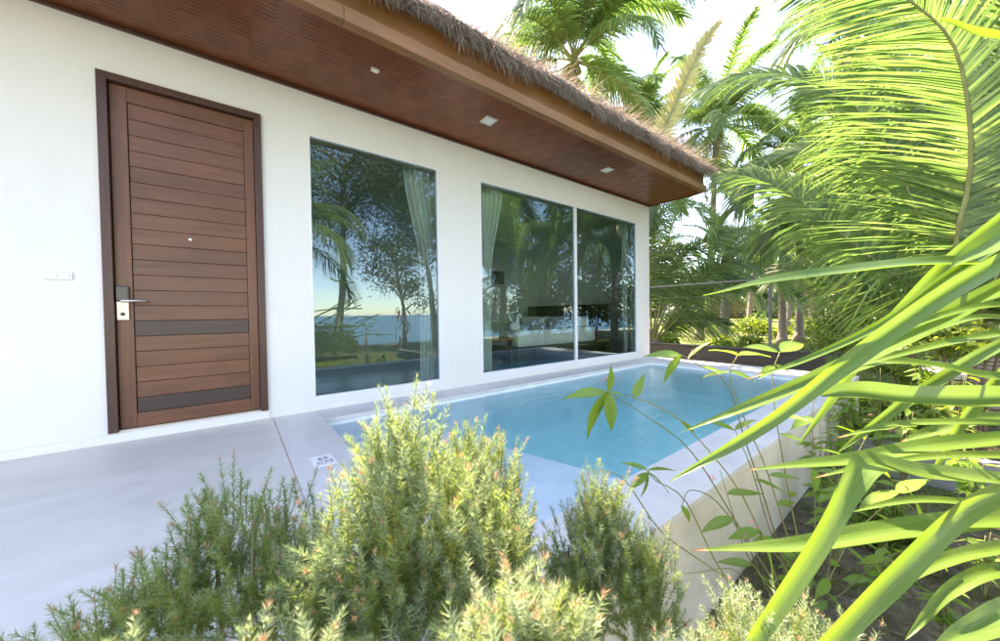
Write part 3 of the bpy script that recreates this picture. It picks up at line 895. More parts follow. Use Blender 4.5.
# tall palm behind the thatched roof
t = P(574, 62, 15.5); palm(t, (t[0]+.6, t[1]+.3, GZ), 'tall coconut palm whose crown rises right behind the thatched roof', 'coconut palms beyond the house', far_fr, 26, 1.5, True, 3, .14, 2, (.3, .2, 0))
t = P(716, 128, 16.0); b_ = P(699, 340, 17.0); palm(t, (b_[0], b_[1], GZ), 'tall coconut palm with leaning pale trunk just past the roof corner', 'coconut palms beyond the house', far_fr, 22, 1.02, True, 5, .14, 3, (.25, -.1, 0))
t = P(850, 20, 16.0); palm(t, (t[0]-.5, t[1]+.4, GZ), 'tall coconut palm high behind the arching near fronds', 'coconut palms beyond the house', far_fr, 22, 1.0, True, 8, .14, 2)
t = P(980, 60, 13.0); palm(t, (t[0], t[1], GZ), 'coconut palm behind the rightmost big frond', 'coconut palms beyond the house', far_fr, 22, 1.0, False, 9, .14, 2)
t = P(728, 262, 13.5); b_ = P(722, 349, 13.0); palm(t, (b_[0], b_[1], GZ), 'short brown-trunked palm with flared roots behind the fence', 'coconut palms beyond the house', far_fr, 18, .75, False, 11, .17, 3)
t = P(782, 250, 15.0); palm(t, (t[0]+.1, t[1], GZ), 'palm with dark straight trunk behind the grey fence post', 'coconut palms beyond the house', far_fr, 18, .8, False, 12, .15, 2)
t = P(646, 190, 9.6); corner_palm = palm(t, (t[0]+.1, t[1]+.4, GZ), 'palm close behind the house corner under the thatch end', 'coconut palms beyond the house', far_fr, 6, .72, False, 14, .13, 0)
t = P(860, 215, 13.0); palm(t, (t[0]+.2, t[1], GZ), 'palm behind the leafy bushes right of the fence post', 'coconut palms beyond the house', far_fr, 20, .9, False, 15, .14, 2)
t = P(640, 130, 19.0); palm(t, (t[0], t[1], GZ), 'palm showing only fronds over the end of the thatch', 'coconut palms beyond the house', far_fr, 20, 1.0, False, 16, .14, 2)
t = P(800, 175, 15.0); palm(t, (t[0], t[1], GZ), 'palm filling the gap between the roof corner and the big fronds', 'coconut palms beyond the house', far_fr, 22, .95, False, 18, .14, 2)
t = P(838, 120, 19.0); palm(t, (t[0], t[1], GZ), 'palm high behind the tips of the near fronds', 'coconut palms beyond the house', far_fr, 22, 1.1, False, 19, .14, 2)
# the grove
gl = 'coconut palm in the sunlit grove far behind the fence'
k = 0
rg = random.Random(21)
for i in range(46):
    d = rg.uniform(19, 62); px = rg.uniform(600, 1080)
    q = P(px, 300, d)
    h = rg.uniform(2.0, 8.5)
    palm((q[0]+rg.uniform(-.6, .6), q[1]+rg.uniform(-.6, .6), GZ+h), (q[0], q[1], GZ), gl, 'palms of the far grove', tiny_fr, 15, rg.uniform(.8, 1.1), False, 100+i, rg.uniform(.12, .17), 1)
# the big young palm by the garden: stalks rise from near the ground
def cfrond(parent, pts, leaf, n, wid, droop, vee=.2, seed=1, upv=None, rad=.02, start=.16, dens=1, name='frond', mat='palm'):
    me = frond_mesh(np.array([P(*q) for q in pts])-np.array(parent.location), leaf, int(n*1.7), M[mat], wid*1.05, droop, name, rad, vee, dens, 4, start, (-.6,-.2,.75) if upv is None else upv, np.random.default_rng(seed), .045)
    return link(name, me, parent)
pc = P(985, 335, 4.2)
py = empty('young_palm', (pc[0], pc[1], GZ), 'big young coconut palm with huge arching fronds right of the pool', 'palm tree')
MB().tube([(0,0,0),(0,0,.5),(.02,0,1.1)], [.14,.12,.09], 12).build('trunk', M['trunk'], py, smooth=True)
cb = (985, 335, 4.2)
cfrond(py, [cb, (955,258,3.75), (969,180,3.55), (968,110,3.45), (953,45,3.4), (915,5,3.4), (860,-25,3.45), (790,-20,3.6)], 1.5, 88, .026, .18, .10, 1, (-.95,-.3,.1), .026, .18)
cfrond(py, [cb, (915,290,4.1), (854,245,4.3), (800,200,4.6), (757,180,4.9), (725,174,5.2)], 1.2, 90, .034, .55, .3, 2, None, .022)
cfrond(py, [cb, (925,230,4.2), (889,150,4.4), (850,104,4.6), (795,78,4.9), (745,76,5.2), (703,90,5.5)], 1.35, 100, .034, .6, .25, 3, None, .022)
cfrond(py, [cb, (935,200,4.3), (905,90,4.5), (865,30,4.7), (820,20,5), (785,55,5.3)], 1.3, 100, .034, .65, .25, 4, None, .022)
cfrond(py, [cb, (970,250,4.2), (1000,150,4.4), (1015,60,4.5), (1000,-20,4.6)], 1.2, 80, .036, .4, .25, 5, (-.9,-.3,.3), .022)
cfrond(py, [cb, (920,280,4.6), (870,220,5.0), (820,190,5.5), (780,215,6.0), (760,250,6.2)], 1.0, 80, .034, .5, .25, 6, None, .022)
cfrond(py, [cb, (900,310,4.4), (850,290,4.7), (800,270,5.1), (770,280,5.4)], .85, 70, .03, .4, .25, 7, None, .02)
cfrond(py, [cb, (990,290,3.8), (1030,220,3.7), (1060,180,3.6)], .9, 60, .034, .4, .25, 8, None, .02)
cfrond(py, [cb, (940,190,4.8), (915,90,5.2), (880,10,5.5), (850,-60,5.7)], 1.1, 80, .034, .5, .3, 9, (-.9,-.3,.3), .02)
cfrond(py, [cb, (905,240,5.0), (850,170,5.4), (805,150,5.8), (765,165,6.2), (735,210,6.5)], 1.3, 90, .034, .6, .25, 10, None, .02)
# another young palm behind the pool end wall
pd = P(655, 352, 9.6)
py2 = empty('young_palm', (pd[0], pd[1], GZ), 'young palm with low fronds behind the wall at the pool end', 'palm tree')
MB().tube([(0,0,0),(0,0,.35),(.02,0,.7)], [.16,.13,.1], 10).build('trunk', M['trunk'], py2, smooth=True)
cb2 = (652, 345, 9.6)
for i, pts in enumerate(([(694,302,9.2),(715,285,9.0),(740,280,8.8),(770,300,8.7)], [(672,270,9.3),(715,236,9.0),(745,232,8.8),(770,250,8.7)], [(650,270,9.4),(660,215,9.2),(690,205,9.0),(720,235,8.9)],
                         [(640,280,9.8),(645,230,9.9),(665,195,10),(690,190,10)], [(680,320,9.5),(705,318,9.3),(730,325,9.2)], [(665,250,10),(690,195,10.2),(730,195,10.4),(755,225,10.6)], [(690,290,9.0),(730,262,8.7),(770,270,8.5),(800,300,8.4)], [(670,300,9.8),(700,270,9.9),(740,275,10),(765,310,10.1)], [(645,310,9.5),(660,260,9.3),(700,250,9.1),(735,290,9)])):
    cfrond(py2, [cb2]+pts, 1.0, 60, .045, .55, .25, 40+i, None, .028, .25)
# pale dead upright frond of the corner palm
me = frond_mesh(np.array([P(646,188,9.6), P(656,150,9.4), P(666,124,9.2), P(685,82,9.0), (P(703,45,9.0)), P(720,22,9.0)])-np.array(corner_palm.location), .5, 110, M['palm_pale'], .07, .05, 'dry_frond', .05, .1, 1, 2, .1, -cF, np.random.default_rng(3))
link('dry_frond', me, corner_palm)

# ================================================================== LEAF CROWNS (bushes, trees, hedge)
def leafcards(m, pts, size, r=rng, mi=0, upbias=.4, asp=.45):
    n = len(pts)
    nrm = r.normal(size=(n, 3)); nrm[:, 2] += upbias; nrm /= np.linalg.norm(nrm, axis=1)[:, None]
    a = np.cross(nrm, r.normal(size=(n, 3))); a /= np.linalg.norm(a, axis=1)[:, None]
    b_ = np.cross(nrm, a)
    s_ = (size*r.uniform(.6, 1.3, n))[:, None]
    V = np.zeros((n, 6, 3))
    V[:, 0] = pts-a*s_*.5; V[:, 1] = pts-a*s_*.15+b_*s_*asp*.5; V[:, 2] = pts+a*s_*.25+b_*s_*asp*.38
    V[:, 3] = pts+a*s_*.6-nrm*s_*.12; V[:, 4] = pts+a*s_*.25-b_*s_*asp*.38; V[:, 5] = pts-a*s_*.15-b_*s_*asp*.5
    F = [(6*i, 6*i+1, 6*i+2, 6*i+3, 6*i+4, 6*i+5) for i in range(n)]
    m.add(V.reshape(-1, 3), F, mi)
def bush(center, rad, label, n=1500, leaf=.1, mat='bush', name='leafy_bush', cat='bush', group=None, clumps=14, seed=1):
    r = np.random.default_rng(seed)
    base = np.array([center[0], center[1], GZ]); c = np.array(center)-base
    e = empty(name, base, label, cat, group)
    m = MB(); rad = np.array(rad, float)
    for i in range(clumps):
        d = r.normal(size=3); d /= np.linalg.norm(d); d[2] = abs(d[2])*.9-.15
        cc = c+d*rad*r.uniform(.3, .85)
        k = n//clumps
        q = r.normal(size=(k, 3)); q /= np.linalg.norm(q, axis=1)[:, None]; q *= (r.random(k)**.45)[:, None]
        leafcards(m, cc+q*rad*r.uniform(.28, .5), leaf, r)
    m.build('crown', M[mat], e)
    m = MB()
    for i in range(5):
        d = r.normal(size=3)*.5; d[2] = 0
        m.tube(spline([(d[0]*.1, d[1]*.1, 0), c*.5+d*rad*.3, c+d*rad*.6+np.array([0, 0, rad[2]*.3])], 6), np.linspace(.025, .006, 6)*max(1, rad[0]), 5)
    m.build('stem', M['twig'], e)
    return e
blabs = [((905, 322, 9.0), (1.3, 1.1, .9), 'sunlit leafy bush behind the long strap leaves, left one'), ((960, 305, 9.5), (1.5, 1.3, 1.1), 'tall sunlit leafy bush behind the strap leaves near the photo edge'),
         ((860, 318, 11), (1.2, 1.2, 1.0), 'leafy bush between the grey fence post and the strap leaves'), ((845, 345, 7.2), (.7, .7, .45), 'low leafy plant at the end of the dark retaining wall'),
         ((1010, 330, 7.0), (1.0, .9, .9), 'leafy bush at the photo edge above the concrete slab'), ((905, 375, 5.6), (.55, .5, .35), 'small leafy plant on the ground behind the strap leaves'),
         ((850, 400, 5.0), (.4, .4, .3), 'small leafy plant beside the far pool corner'),
         ((975, 345, 3.3), (.5, .5, .42), 'leafy bush under the biggest palm frond'), ((860, 440, 3.5), (.25, .3, .3), 'small leafy plant against the end of the pool wall'),
         ((920, 420, 3.3), (.35, .3, .22), 'low leafy plant on the block wall'), ((890, 540, 2.1), (.2, .16, .2), 'bright weedy plant growing from the bare soil')]
for i, (q, rad, lab) in enumerate(blabs):
    bush(P(*q), rad, lab, 1700 if i < 3 else 700, .12 if i < 3 else .09, seed=60+i, group='leafy bushes in the garden beyond the pool')
m = MB(); r = np.random.default_rng(5)
n = 26000
q = np.stack([70+r.uniform(0, 12, n), r.uniform(-30, 75, n), GZ+7.5*r.random(n)**1.3*(1+.4*np.sin(np.arange(n)))], 1)
leafcards(m, q, .9, r)
tag(m.build('far_treeline', M['tree'], None), 'dense green wood closing the view far behind the palm grove', 'woods', kind='stuff')

# grass tufts
def grass(n, xr, yr, h, label, seed, wid=.006, name='grass', patch=True):
    r = np.random.default_rng(seed)
    x = r.uniform(*xr, n); y = r.uniform(*yr, n)
    if patch:
        f_ = np.sin(x*2.1+1)*np.sin(y*2.7)+.5*np.sin(x*5.3+y*4.1)+r.normal(0, .35, n)
        kk = f_ > .15; x, y = x[kk], y[kk]
    n = len(x)
    roots = np.stack([x, y, np.full(n, GZ)], 1)
    dirs = np.stack([r.normal(0, .5, n), r.normal(0, .5, n), np.ones(n)], 1)
    m = MB(); addstrips(m, roots, dirs, r.uniform(.5, 1.3, n)*h, wid*r.uniform(.7, 1.3, n), .25, seg=2)
    return tag(m.build(name, M['grass']), label, 'grass', kind='stuff')
grass(32000, (1.6, 4.4), (-5.0, -2.75), .055, 'sparse short grass on the bare soil beside the pool', 1, .004)
grass(16000, (8.2, 26), (-6, 9), .22, 'sunlit grass under the palms behind the fence', 2, .02)
grass(5000, (4.6, 8), (-6, -2.9), .12, 'grass tufts behind the block wall', 3, .01)
# fallen dry leaves on the soil
m = MB(); r = np.random.default_rng(8); n = 260
q = np.stack([r.uniform(1.6, 4.4, n), r.uniform(-4.4, -2.78, n), np.full(n, GZ+.012)], 1)
leafcards(m, q, .05, r, 0, 3.0)
tag(m.build('leaf_litter', M['palm_dry']), 'dry leaves scattered on the soil beside the pool', 'leaf litter', kind='stuff')

# ================================================================== NEEDLE SHRUBS IN FRONT
def shrub(label, blobs, base, nshoot, needle, shoot, frac_new=.25, seed=0, tipfrac=.18, mats=('shrub', 'shrub_new', 'shrub_tip'), up=.9, wid=.0013, per=84, mainz=None):
    """blobs: list of (centre, radii) the shoots fill; base: foot on the soil"""
    r = np.random.default_rng(seed)
    base = np.array(base, float)
    e = empty('needle_shrub', base, label, 'shrub', 'feathery needle-leaved shrubs along the pool wall')
    mn = MB(); ms = MB()
    vol = np.array([np.prod(b_[1]) for b_ in blobs]); vol = vol**.7; vol /= vol.sum()
    cen = np.mean([b_[0] for b_ in blobs], axis=0)
    tops = []
    for (c, rad), fr in zip(blobs, vol):
        c = np.array(c); rad = np.array(rad)
        k = int(nshoot*fr)
        q = r.normal(size=(k, 3)); q /= np.linalg.norm(q, axis=1)[:, None]
        rr = r.random(k)**.42
        q = c+q*rad*rr[:, None]
        # limb to the blob
        root = base+np.array([r.uniform(-.03, .03), r.uniform(-.02, .02), 0])
        lim = spline([root, root*.45+c*.55+np.array([0, 0, -.05]), c+np.array([0, 0, rad[2]*.5])], 9)
        ms.tube(lim-base, np.linspace(.011, .003, 9), 6)
        for j in range(k):
            out = q[j]-(c-np.array([0, 0, rad[2]*.9])); out /= np.linalg.norm(out)+1e-9
            d = out*.75+np.array([0, 0, up])*.6+r.normal(0, .22, 3); d /= np.linalg.norm(d)
            ln = shoot*r.uniform(.55, 1.25)
            p0 = q[j]-d*ln*.5
            bend = r.normal(0, .12, 3)
            ts = np.linspace(0, 1, 5)
            sp = p0+np.outer(ts, d)*ln+np.outer(ts**2, bend)*ln
            ms.tube(sp-base, np.linspace(.0008, .0004, 5), 3, cap=False)
            nn = int(per*ln/shoot)
            tt = np.sort(r.random(nn))*.97+.03
            pos = np.stack([np.interp(tt, ts, sp[:, i]) for i in range(3)], 1)
            ph = np.arange(nn)*2.4+r.uniform(0, 6)
            a1 = np.cross(d, [.3, .2, 1.0]); a1 /= np.linalg.norm(a1)+1e-9; a2 = np.cross(d, a1)
            lean = np.interp(tt, [0, .8, 1], [.7, 1.0, 2.0])
            dd_ = np.outer(np.cos(ph), a1)+np.outer(np.sin(ph), a2)+d*lean[:, None]+r.normal(0, .12, (nn, 3))
            ll = needle*np.interp(tt, [0, .3, .85, 1], [.8, 1.05, .95, .6])*r.uniform(.75, 1.2, nn)
            new = r.random() < frac_new*(1.6 if rr[j] > .8 else .5)
            V, F = strips(pos-base, dd_, ll, wid*r.uniform(.8, 1.2, nn), np.full(nn, .08), 2)
            mi = np.zeros(nn, int)
            if new: mi[:] = 1
            mi[(tt > .72) & (r.random(nn) < .6)] = 1
            if r.random() < tipfrac*1.5: mi[tt > .9] = 2
            mn.v.append(V); mn.f += [tuple(i_+mn.n for i_ in f_) for f_ in F]; mn.m += np.repeat(mi, 2).tolist(); mn.n += len(V)
    mn.build('foliage', [M[x_] for x_ in mats], e)
    ms.build('stem', M['green_twig'], e, smooth=True)
    return e
def blob(px, py, d, rx, ry=None, rd=None):
    """centre by plan reading; radii given in pixels at that depth"""
    s_ = d/FPX
    return (P(px, py, d), (rx*s_, (rd or rx)*s_*.75, (ry or rx)*s_))
def foot(px, d, back=0):
    p = P(px, 600, d); return (p[0], min(p[1], -2.80)-back, GZ)
shrub('broad shaded green needle shrub in front of the deck', [blob(255,560,.56,70,78), blob(170,610,.52,80,62), blob(100,640,.50,62,40), blob(300,610,.56,70,80), blob(215,545,.58,40,55)], foot(230, .5), 570, .0150, .085, .12, 1)
shrub('tall needle shrub with sunlit yellow top in the middle', [blob(400,520,.52,75,85), blob(405,460,.50,42,52), blob(345,585,.52,62,72), blob(470,560,.54,65,80), blob(410,620,.5,110,70)], foot(410, .5), 1050, .0150, .085, .42, 2)
shrub('green needle shrub close behind the sunlit middle one', [blob(482,500,.66,48,62), blob(505,545,.66,42,70), blob(462,470,.66,26,36), blob(500,610,.66,60,60)], foot(490, .60), 520, .0150, .085, .12, 3)
shrub('small needle shrub standing before the pool corner coping', [blob(602,560,.80,58,62), blob(597,520,.80,32,42), blob(645,590,.80,44,62), blob(565,605,.78,42,62)], foot(600, .76), 700, .016, .095, .22, 4)
shrub('low sunlit pale needle shrub at the bottom middle', [blob(515,640,.36,48,58), blob(555,650,.37,45,40), blob(470,662,.35,36,34)], foot(520, .34, .25), 150, .0160, .07, .9, 5, .3)
shrub('low sunlit needle shrub at the foot of the pool wall', [blob(740,645,.62,44,40), blob(800,655,.66,50,34), blob(850,672,.7,36,30), blob(690,672,.6,36,22)], foot(760, .62, .15), 300, .0150, .08, .8, 6, .2)
shrub('few pale sunlit needle shoots at the bottom edge on the left', [blob(322,660,.30,14,32), blob(248,672,.30,16,24), blob(120,676,.3,16,20)], foot(280, .29, .3), 26, .0115, .06, .9, 7, .4)

# ================================================================== STRAP-LEAVED PLANT
sb = P(1170, 470, 1.0)
sp_ = empty('strap_leaf_plant', (sb[0], sb[1], GZ), 'big plant with long glossy yellow-green strap leaves reaching in from the garden', 'plant')
MB().tube([(0,0,0),(.02,.01,.4),(.0,.0,.8),(0,0,1.1)], [.035,.032,.03,.02], 8).build('stem', M['twig'], sp_, smooth=True)
def strap(pts, w0, nrm=(0,-.25,1), fold=.5, tip=None, n=34, prof=None):
    """pts (px,py,depth) base->tip; w0 widest width in metres"""
    c = spline([P(*q) for q in pts], n)-np.array(sp_.location)
    T = np.gradient(c, axis=0); T /= np.linalg.norm(T, axis=1)[:, None]
    nv = np.array(nrm, float)
    B = np.cross(T, nv); B /= np.linalg.norm(B, axis=1)[:, None]
    N = np.cross(B, T)
    u = np.linspace(0, 1, n)
    wd = w0*np.interp(u, *(prof or ([0, .3, .6, .85, .96, 1], [.75, 1, .92, .55, .2, .02])))
    V = []; 
    for i in range(n):
        for j, k_ in enumerate((-1, -.5, 0, .5, 1)):
            V.append(c[i]+B[i]*wd[i]*.5*k_+N[i]*(abs(k_)*fold*wd[i]*.5+.04*w0*math.sin(u[i]*17+k_)))
    F = []; mi = []
    for i in range(n-1):
        for j in range(4):
            a = i*5+j; F.append((a, a+1, a+6, a+5)); mi.append(1 if (tip and u[i] > 1-tip) else 0)
    me = mesh_of('leaf', V, F, mi, [M['strap'], M['strap_brown']], True)
    uv = me.uv_layers.new(name='UVMap')
    for lp in me.loops: uv.data[lp.index].uv = (u[lp.vertex_index//5]*6+len(sp_.children), (lp.vertex_index % 5)/4)
    o_ = link('leaf', me, sp_)
    return o_
strap([(1120,262,1.0),(1000,263,.92),(900,267,.88),(800,278,.86),(703,295,.85)], 0.0546, (0,-.55,1), .5)
strap([(1110,200,.9),(1000,262,.80),(930,303,.76),(850,360,.74),(760,428,.73),(668,482,.72)], 0.0390, (.1,-.75,.6), .5)
strap([(1110,235,1.0),(1000,288,.9),(930,325,.86),(870,354,.84),(770,398,.82),(681,432,.82)], 0.0429, (.1,-.6,.7), .5)
strap([(1010,210,1.05),(945,265,1.0),(890,322,.98),(850,372,.97),(798,446,.96)], 0.0390, (-.3,-.7,.4), .3)
strap([(1150,400,.9),(1000,402,.80),(930,404,.77),(870,398,.75),(822,396,.74)], 0.0585, (0,-.6,.7), .9, None, 34, ([0,.3,.6,.9,1],[.9,1,1,.75,.25]))
strap([(1130,425,1.0),(1000,440,.9),(920,449,.87),(840,462,.86),(745,470,.85)], 0.0442, (0,-.5,1), .5, .06)
strap([(1130,500,.9),(1000,480,.74),(920,472,.69),(872,464,.66),(852,482,.63),(815,545,.60),(750,645,.58)], .041, (.25,-.6,.75), .35, None, 44, ([0,.35,.5,.7,1],[.9,1,1.1,1,.7]))
strap([(1130,512,.95),(1000,520,.82),(930,528,.78),(870,535,.76),(790,547,.75),(692,550,.74)], 0.0494, (0,-.45,1), .5, .06)
strap([(1100,455,.9),(1000,492,.72),(945,525,.66),(890,580,.62),(815,655,.58),(780,700,.57)], .041, (-.2,-.8,.4), .35, None, 34, ([0,.3,.6,1],[.7,1,1,.8]))
strap([(1130,560,.8),(1060,596,.7),(990,622,.66),(930,650,.64)], 0.0520, (0,-.5,.8), .5)
strap([(1130,380,1.1),(1000,378,1.0),(940,368,.98),(880,362,.96),(820,385,.95)], 0.0468, (0,-.5,.8), .4)
strap([(1130,180,1.0),(1040,222,.95),(990,250,.93),(940,282,.92),(880,325,.92),(800,362,.92),(742,380,.92)], 0.0260, (.1,-.6,.7), .4, .08)
strap([(1150,60,.9),(1060,45,.85),(1000,40,.84),(960,28,.84),(940,18,.84)], 0.0390, (0,-.5,.8), .4)
strap([(1110,190,.9),(1040,220,.85),(985,248,.83),(950,268,.83)], 0.0585, (0,-.5,.8), .5)
strap([(1080,300,1.2),(1010,365,1.1),(960,425,1.05),(925,485,1.03)], 0.0338, (-.2,-.6,.5), .4)
strap([(1110,300,1.2),(1000,345,1.1),(930,385,1.08),(880,420,1.06),(838,452,1.05)], 0.0338, (.1,-.6,.6), .4)
strap([(1130,420,1.3),(1000,418,1.2),(940,430,1.15),(900,442,1.13)], 0.0442, (0,-.5,.8), .4, .08)

for pts, wd_, tp_ in (([(1110,318,1.0),(1000,334,.92),(910,352,.9),(830,374,.9)], .026, .05), ([(1110,462,1.0),(1000,456,.95),(900,460,.93),(812,478,.92)], .026, .07),
                      ([(1110,345,1.2),(1000,318,1.15),(930,330,1.1),(860,356,1.1)], .028, 0), ([(1110,428,.95),(1000,424,.9),(905,424,.88),(835,438,.88)], .024, .08),
                      ([(1090,540,.9),(1000,548,.85),(930,566,.82),(870,602,.8)], .03, .06), ([(1090,500,1.1),(1000,505,1.0),(915,500,.98),(850,512,.97)], .026, 0),
                      ([(1090,300,.9),(1000,305,.86),(935,318,.84),(872,345,.83)], .022, .05), ([(1090,590,.9),(1010,570,.8),(950,590,.78),(905,640,.76)], .03, 0)):
    strap(pts, wd_, (rnd.uniform(-.15, .15), -.5, .8), .45, tp_)
# ================================================================== THIN-STEMMED FLOWERING SHRUB
fb = np.array([2.10, -2.92, GZ])
fs = empty('flowering_shrub', fb, 'spindly pink-flowered shrub with thin bare stems against the pool wall', 'shrub')
def leafmesh():
    V = []; F = []; n = 8
    for i in range(n):
        u = i/(n-1); wv_ = .36*math.sin(math.pi*u**.8)*(1-.1*u)+.004
        z = -.22*u*u
        V += [(u, -wv_*.5, z+.06*wv_), (u, 0, z-.02), (u, wv_*.5, z+.06*wv_)]
    for i in range(n-1):
        a = 3*i; F += [(a, a+3, a+4, a+1), (a+1, a+4, a+5, a+2)]
    return mesh_of('leaf', V, F, [0]*len(F), M['broad'], True)
LM = leafmesh()
rs = random.Random(4)
def put_leaf(p, d, size, roll=None, parent=fs):
    o_ = link('leaf', LM, parent)
    d = Vector(d).normalized(); x_ = d; zz = Vector((rs.uniform(-.4,.4), rs.uniform(-.6,.2), 1)); y_ = zz.cross(x_).normalized(); z_ = x_.cross(y_)
    o_.matrix_local = Matrix(((x_.x*size, y_.x*size, z_.x*size, p[0]), (x_.y*size, y_.y*size, z_.y*size, p[1]), (x_.z*size, y_.z*size, z_.z*size, p[2]), (0, 0, 0, 1)))
    return o_
def pxdir(a, dx, dy, fwd=0):
    return cR*dx-cU*dy+cF*fwd
stems = [([(775,585,1.5),(735,520,1.35),(690,450,1.22),(640,412,1.16),(608,392,1.14)], [(1.0,(-1,-.1),.085),(1.0,(-.5,.9),.095),(1.0,(.2,-1),.05),(.98,(.1,1),.07),(.97,(-.8,.5),.06)]),
         ([(780,590,1.5),(745,500,1.36),(690,430,1.25),(655,405,1.2),(625,396,1.18)], [(1,(-.9,-.3),.05),(.95,(.3,-.9),.05),(.6,(-.6,-.8),.05)]),
         ([(790,590,1.55),(765,500,1.45),(745,440,1.4),(728,385,1.36),(700,366,1.34),(682,355,1.33)], [(1,(-1,-.1),.075),(1,(-.7,.8),.07),(.93,(.6,-.7),.06),(.85,(1,.1),.05)]),
         ([(800,590,1.6),(770,480,1.5),(745,420,1.45),(730,375,1.42),(738,355,1.41)], [(1,(-1,-.4),.08),(1,(1,-.15),.09),(.85,(-1,.1),.06),(.85,(1,.2),.06)]),
         ([(805,590,1.6),(790,500,1.55),(778,430,1.5),(772,378,1.5),(780,352,1.5)], [(1,(-.9,-.3),.09),(1,(1,-.4),.11),(.9,(-.8,.3),.06),(.9,(.9,.2),.07)]),
         ([(745,600,1.4),(715,560,1.3),(685,500,1.22),(655,480,1.2),(648,470,1.2)], [(1,(-.8,-.3),.05),(1,(.8,-.2),.05),(1,(0,1),.055),(.97,(.9,.6),.05),(.97,(-.9,.5),.05)]),
         ([(760,600,1.4),(700,560,1.25),(660,530,1.16),(625,480,1.1),(600,470,1.08)], []),
         ([(765,600,1.45),(735,570,1.4),(700,572,1.35),(675,575,1.3)], []),
         ([(770,595,1.5),(745,540,1.45),(715,500,1.4),(690,490,1.38),(682,505,1.37)], [(1,(.6,.8),.05)]),
         ([(810,590,1.6),(815,500,1.6),(812,420,1.6),(815,395,1.6)], [(1,(-.5,-.9),.06),(1,(.7,-.5),.07),(.75,(-1,.1),.08),(.55,(1,0),.07)]),
         ([(795,590,1.5),(770,530,1.42),(752,470,1.4),(735,430,1.4)], [(1,(-.8,-.4),.06),(1,(.8,-.5),.06),(.7,(1,.2),.07),(.5,(-1,.1),.07)]),
         ([(780,600,1.45),(750,560,1.4),(735,520,1.38),(720,470,1.37)], [(.9,(1,-.2),.08),(.75,(-1,.2),.08),(.5,(-.9,0),.07),(.4,(.8,.5),.08)]),
         ([(820,600,1.6),(835,520,1.6),(850,470,1.6),(870,430,1.6)], [(1,(1,-.3),.10),(.95,(-.8,-.6),.09),(.8,(1,.3),.11),(.65,(-1,0),.10),(.5,(1,.2),.10)]),
         ([(815,600,1.55),(850,540,1.5),(890,500,1.5),(905,485,1.5)], [(1,(.6,.8),.10),(.9,(-.9,.2),.11),(.8,(.9,-.5),.1),(.6,(-.6,.8),.1)]),
         ([(800,600,1.5),(780,560,1.4),(765,545,1.36),(760,530,1.34)], [(1,(.3,1),.10),(1,(-1,.1),.07),(.8,(1,.3),.09)]),
         ([(830,600,1.6),(880,560,1.5),(930,545,1.45),(965,540,1.45)], [(1,(1,.3),.10),(.8,(.2,1),.08),(.8,(-.2,-1),.08)])]
for pts, lv in stems:
    c = np.array([fb]+[P(*q) for q in pts][0 if False else 0:])
    c = np.vstack([[fb+np.array([rs.uniform(-.06, .06), rs.uniform(-.02, .02), 0])], [P(*q) for q in pts]])-fb
    sp2 = spline(c, 18)
    MB().tube(sp2, np.linspace(.0038, .0014, 18), 5).build('stem', M['green_twig'] if rs.random() < .5 else M['rachis'], fs, smooth=True)
    for (t_, (dx, dy), sz) in lv:
        p_ = sp2[min(17, int(round(t_*17)))]
        put_leaf(p_, pxdir(0, dx, dy, rs.uniform(-.4, .4)), sz*1.8)
    for k_ in range(4):
        p_ = sp2[rs.randint(4, 12)]
        if p_[0]+fb[0] > 1.75: put_leaf(p_, pxdir(0, rs.uniform(-1, 1), rs.uniform(-.5, .5), rs.uniform(-.6, .2)), rs.uniform(.07, .13))
PM = None
for q in ((712,478,1.3),(745,488,1.32),(752,522,1.3),(746,536,1.3),(740,545,1.3),(693,352,1.33),(605,380,1.13),(890,408,1.5),(757,528,1.3),(870,415,1.5)):
    p_ = P(*q)-fb
    if PM is None:
        mm = MB()
        for k_ in range(5):
            a = k_*1.257; mm.add([(0,0,0),(math.cos(a-.35)*.7,math.sin(a-.35)*.7,.25),(math.cos(a),math.sin(a),.2),(math.cos(a+.35)*.7,math.sin(a+.35)*.7,.25)], [(0,1,2,3)])
        PM = mesh_of('blossom', np.concatenate(mm.v), mm.f, mm.m, M['pink'])
    o_ = link('blossom', PM, fs); o_.location = tuple(p_); o_.scale = (.013,)*3; o_.rotation_euler = (rs.uniform(-1, 1), rs.uniform(-1, 1), 0)

# weedy broad-leaved plants on the soil
def weed(px, py, d, label, h, nst, nl, size, seed):
    """px,py,d: where the plant's middle is; its foot is straight below on the soil"""
    r = random.Random(seed)
    c = P(px, py, d); b0 = np.array([c[0], c[1], GZ]); H = max(.15, c[2]-GZ+h*.5)
    e = empty('weed_plant', b0, label, 'plant', 'weedy plants on the soil beside the pool')
    for i in range(nst):
        a = r.uniform(0, 6.28); sp = r.uniform(.1, .45)*h
        top = np.array([math.cos(a)*sp, math.sin(a)*sp*.6, H*r.uniform(.6, 1.05)])
        cv = spline([(0, 0, 0), top*np.array([.3, .3, .55]), top], 12)
        MB().tube(cv, np.linspace(.004, .0015, 12), 5).build('stem', M['green_twig'], e, smooth=True)
        for k in range(nl):
            t_ = r.uniform(.45, 1.0); p_ = cv[int(t_*11)]
            b_ = r.uniform(0, 6.28)
            put_leaf(p_, (math.cos(b_), math.sin(b_), r.uniform(-.5, .4)), size*r.uniform(.6, 1.25), None, e)
    return e
weed(850, 430, 2.6, 'leafy weed hiding the corner of the pool wall', .5, 9, 6, .10, 1)
weed(880, 400, 3.0, 'tall leafy weed between the pool corner and the strap leaves', .6, 9, 6, .11, 2)
weed(905, 440, 2.4, 'yellow-green weed behind the jointed strap leaf', .45, 8, 6, .10, 3)
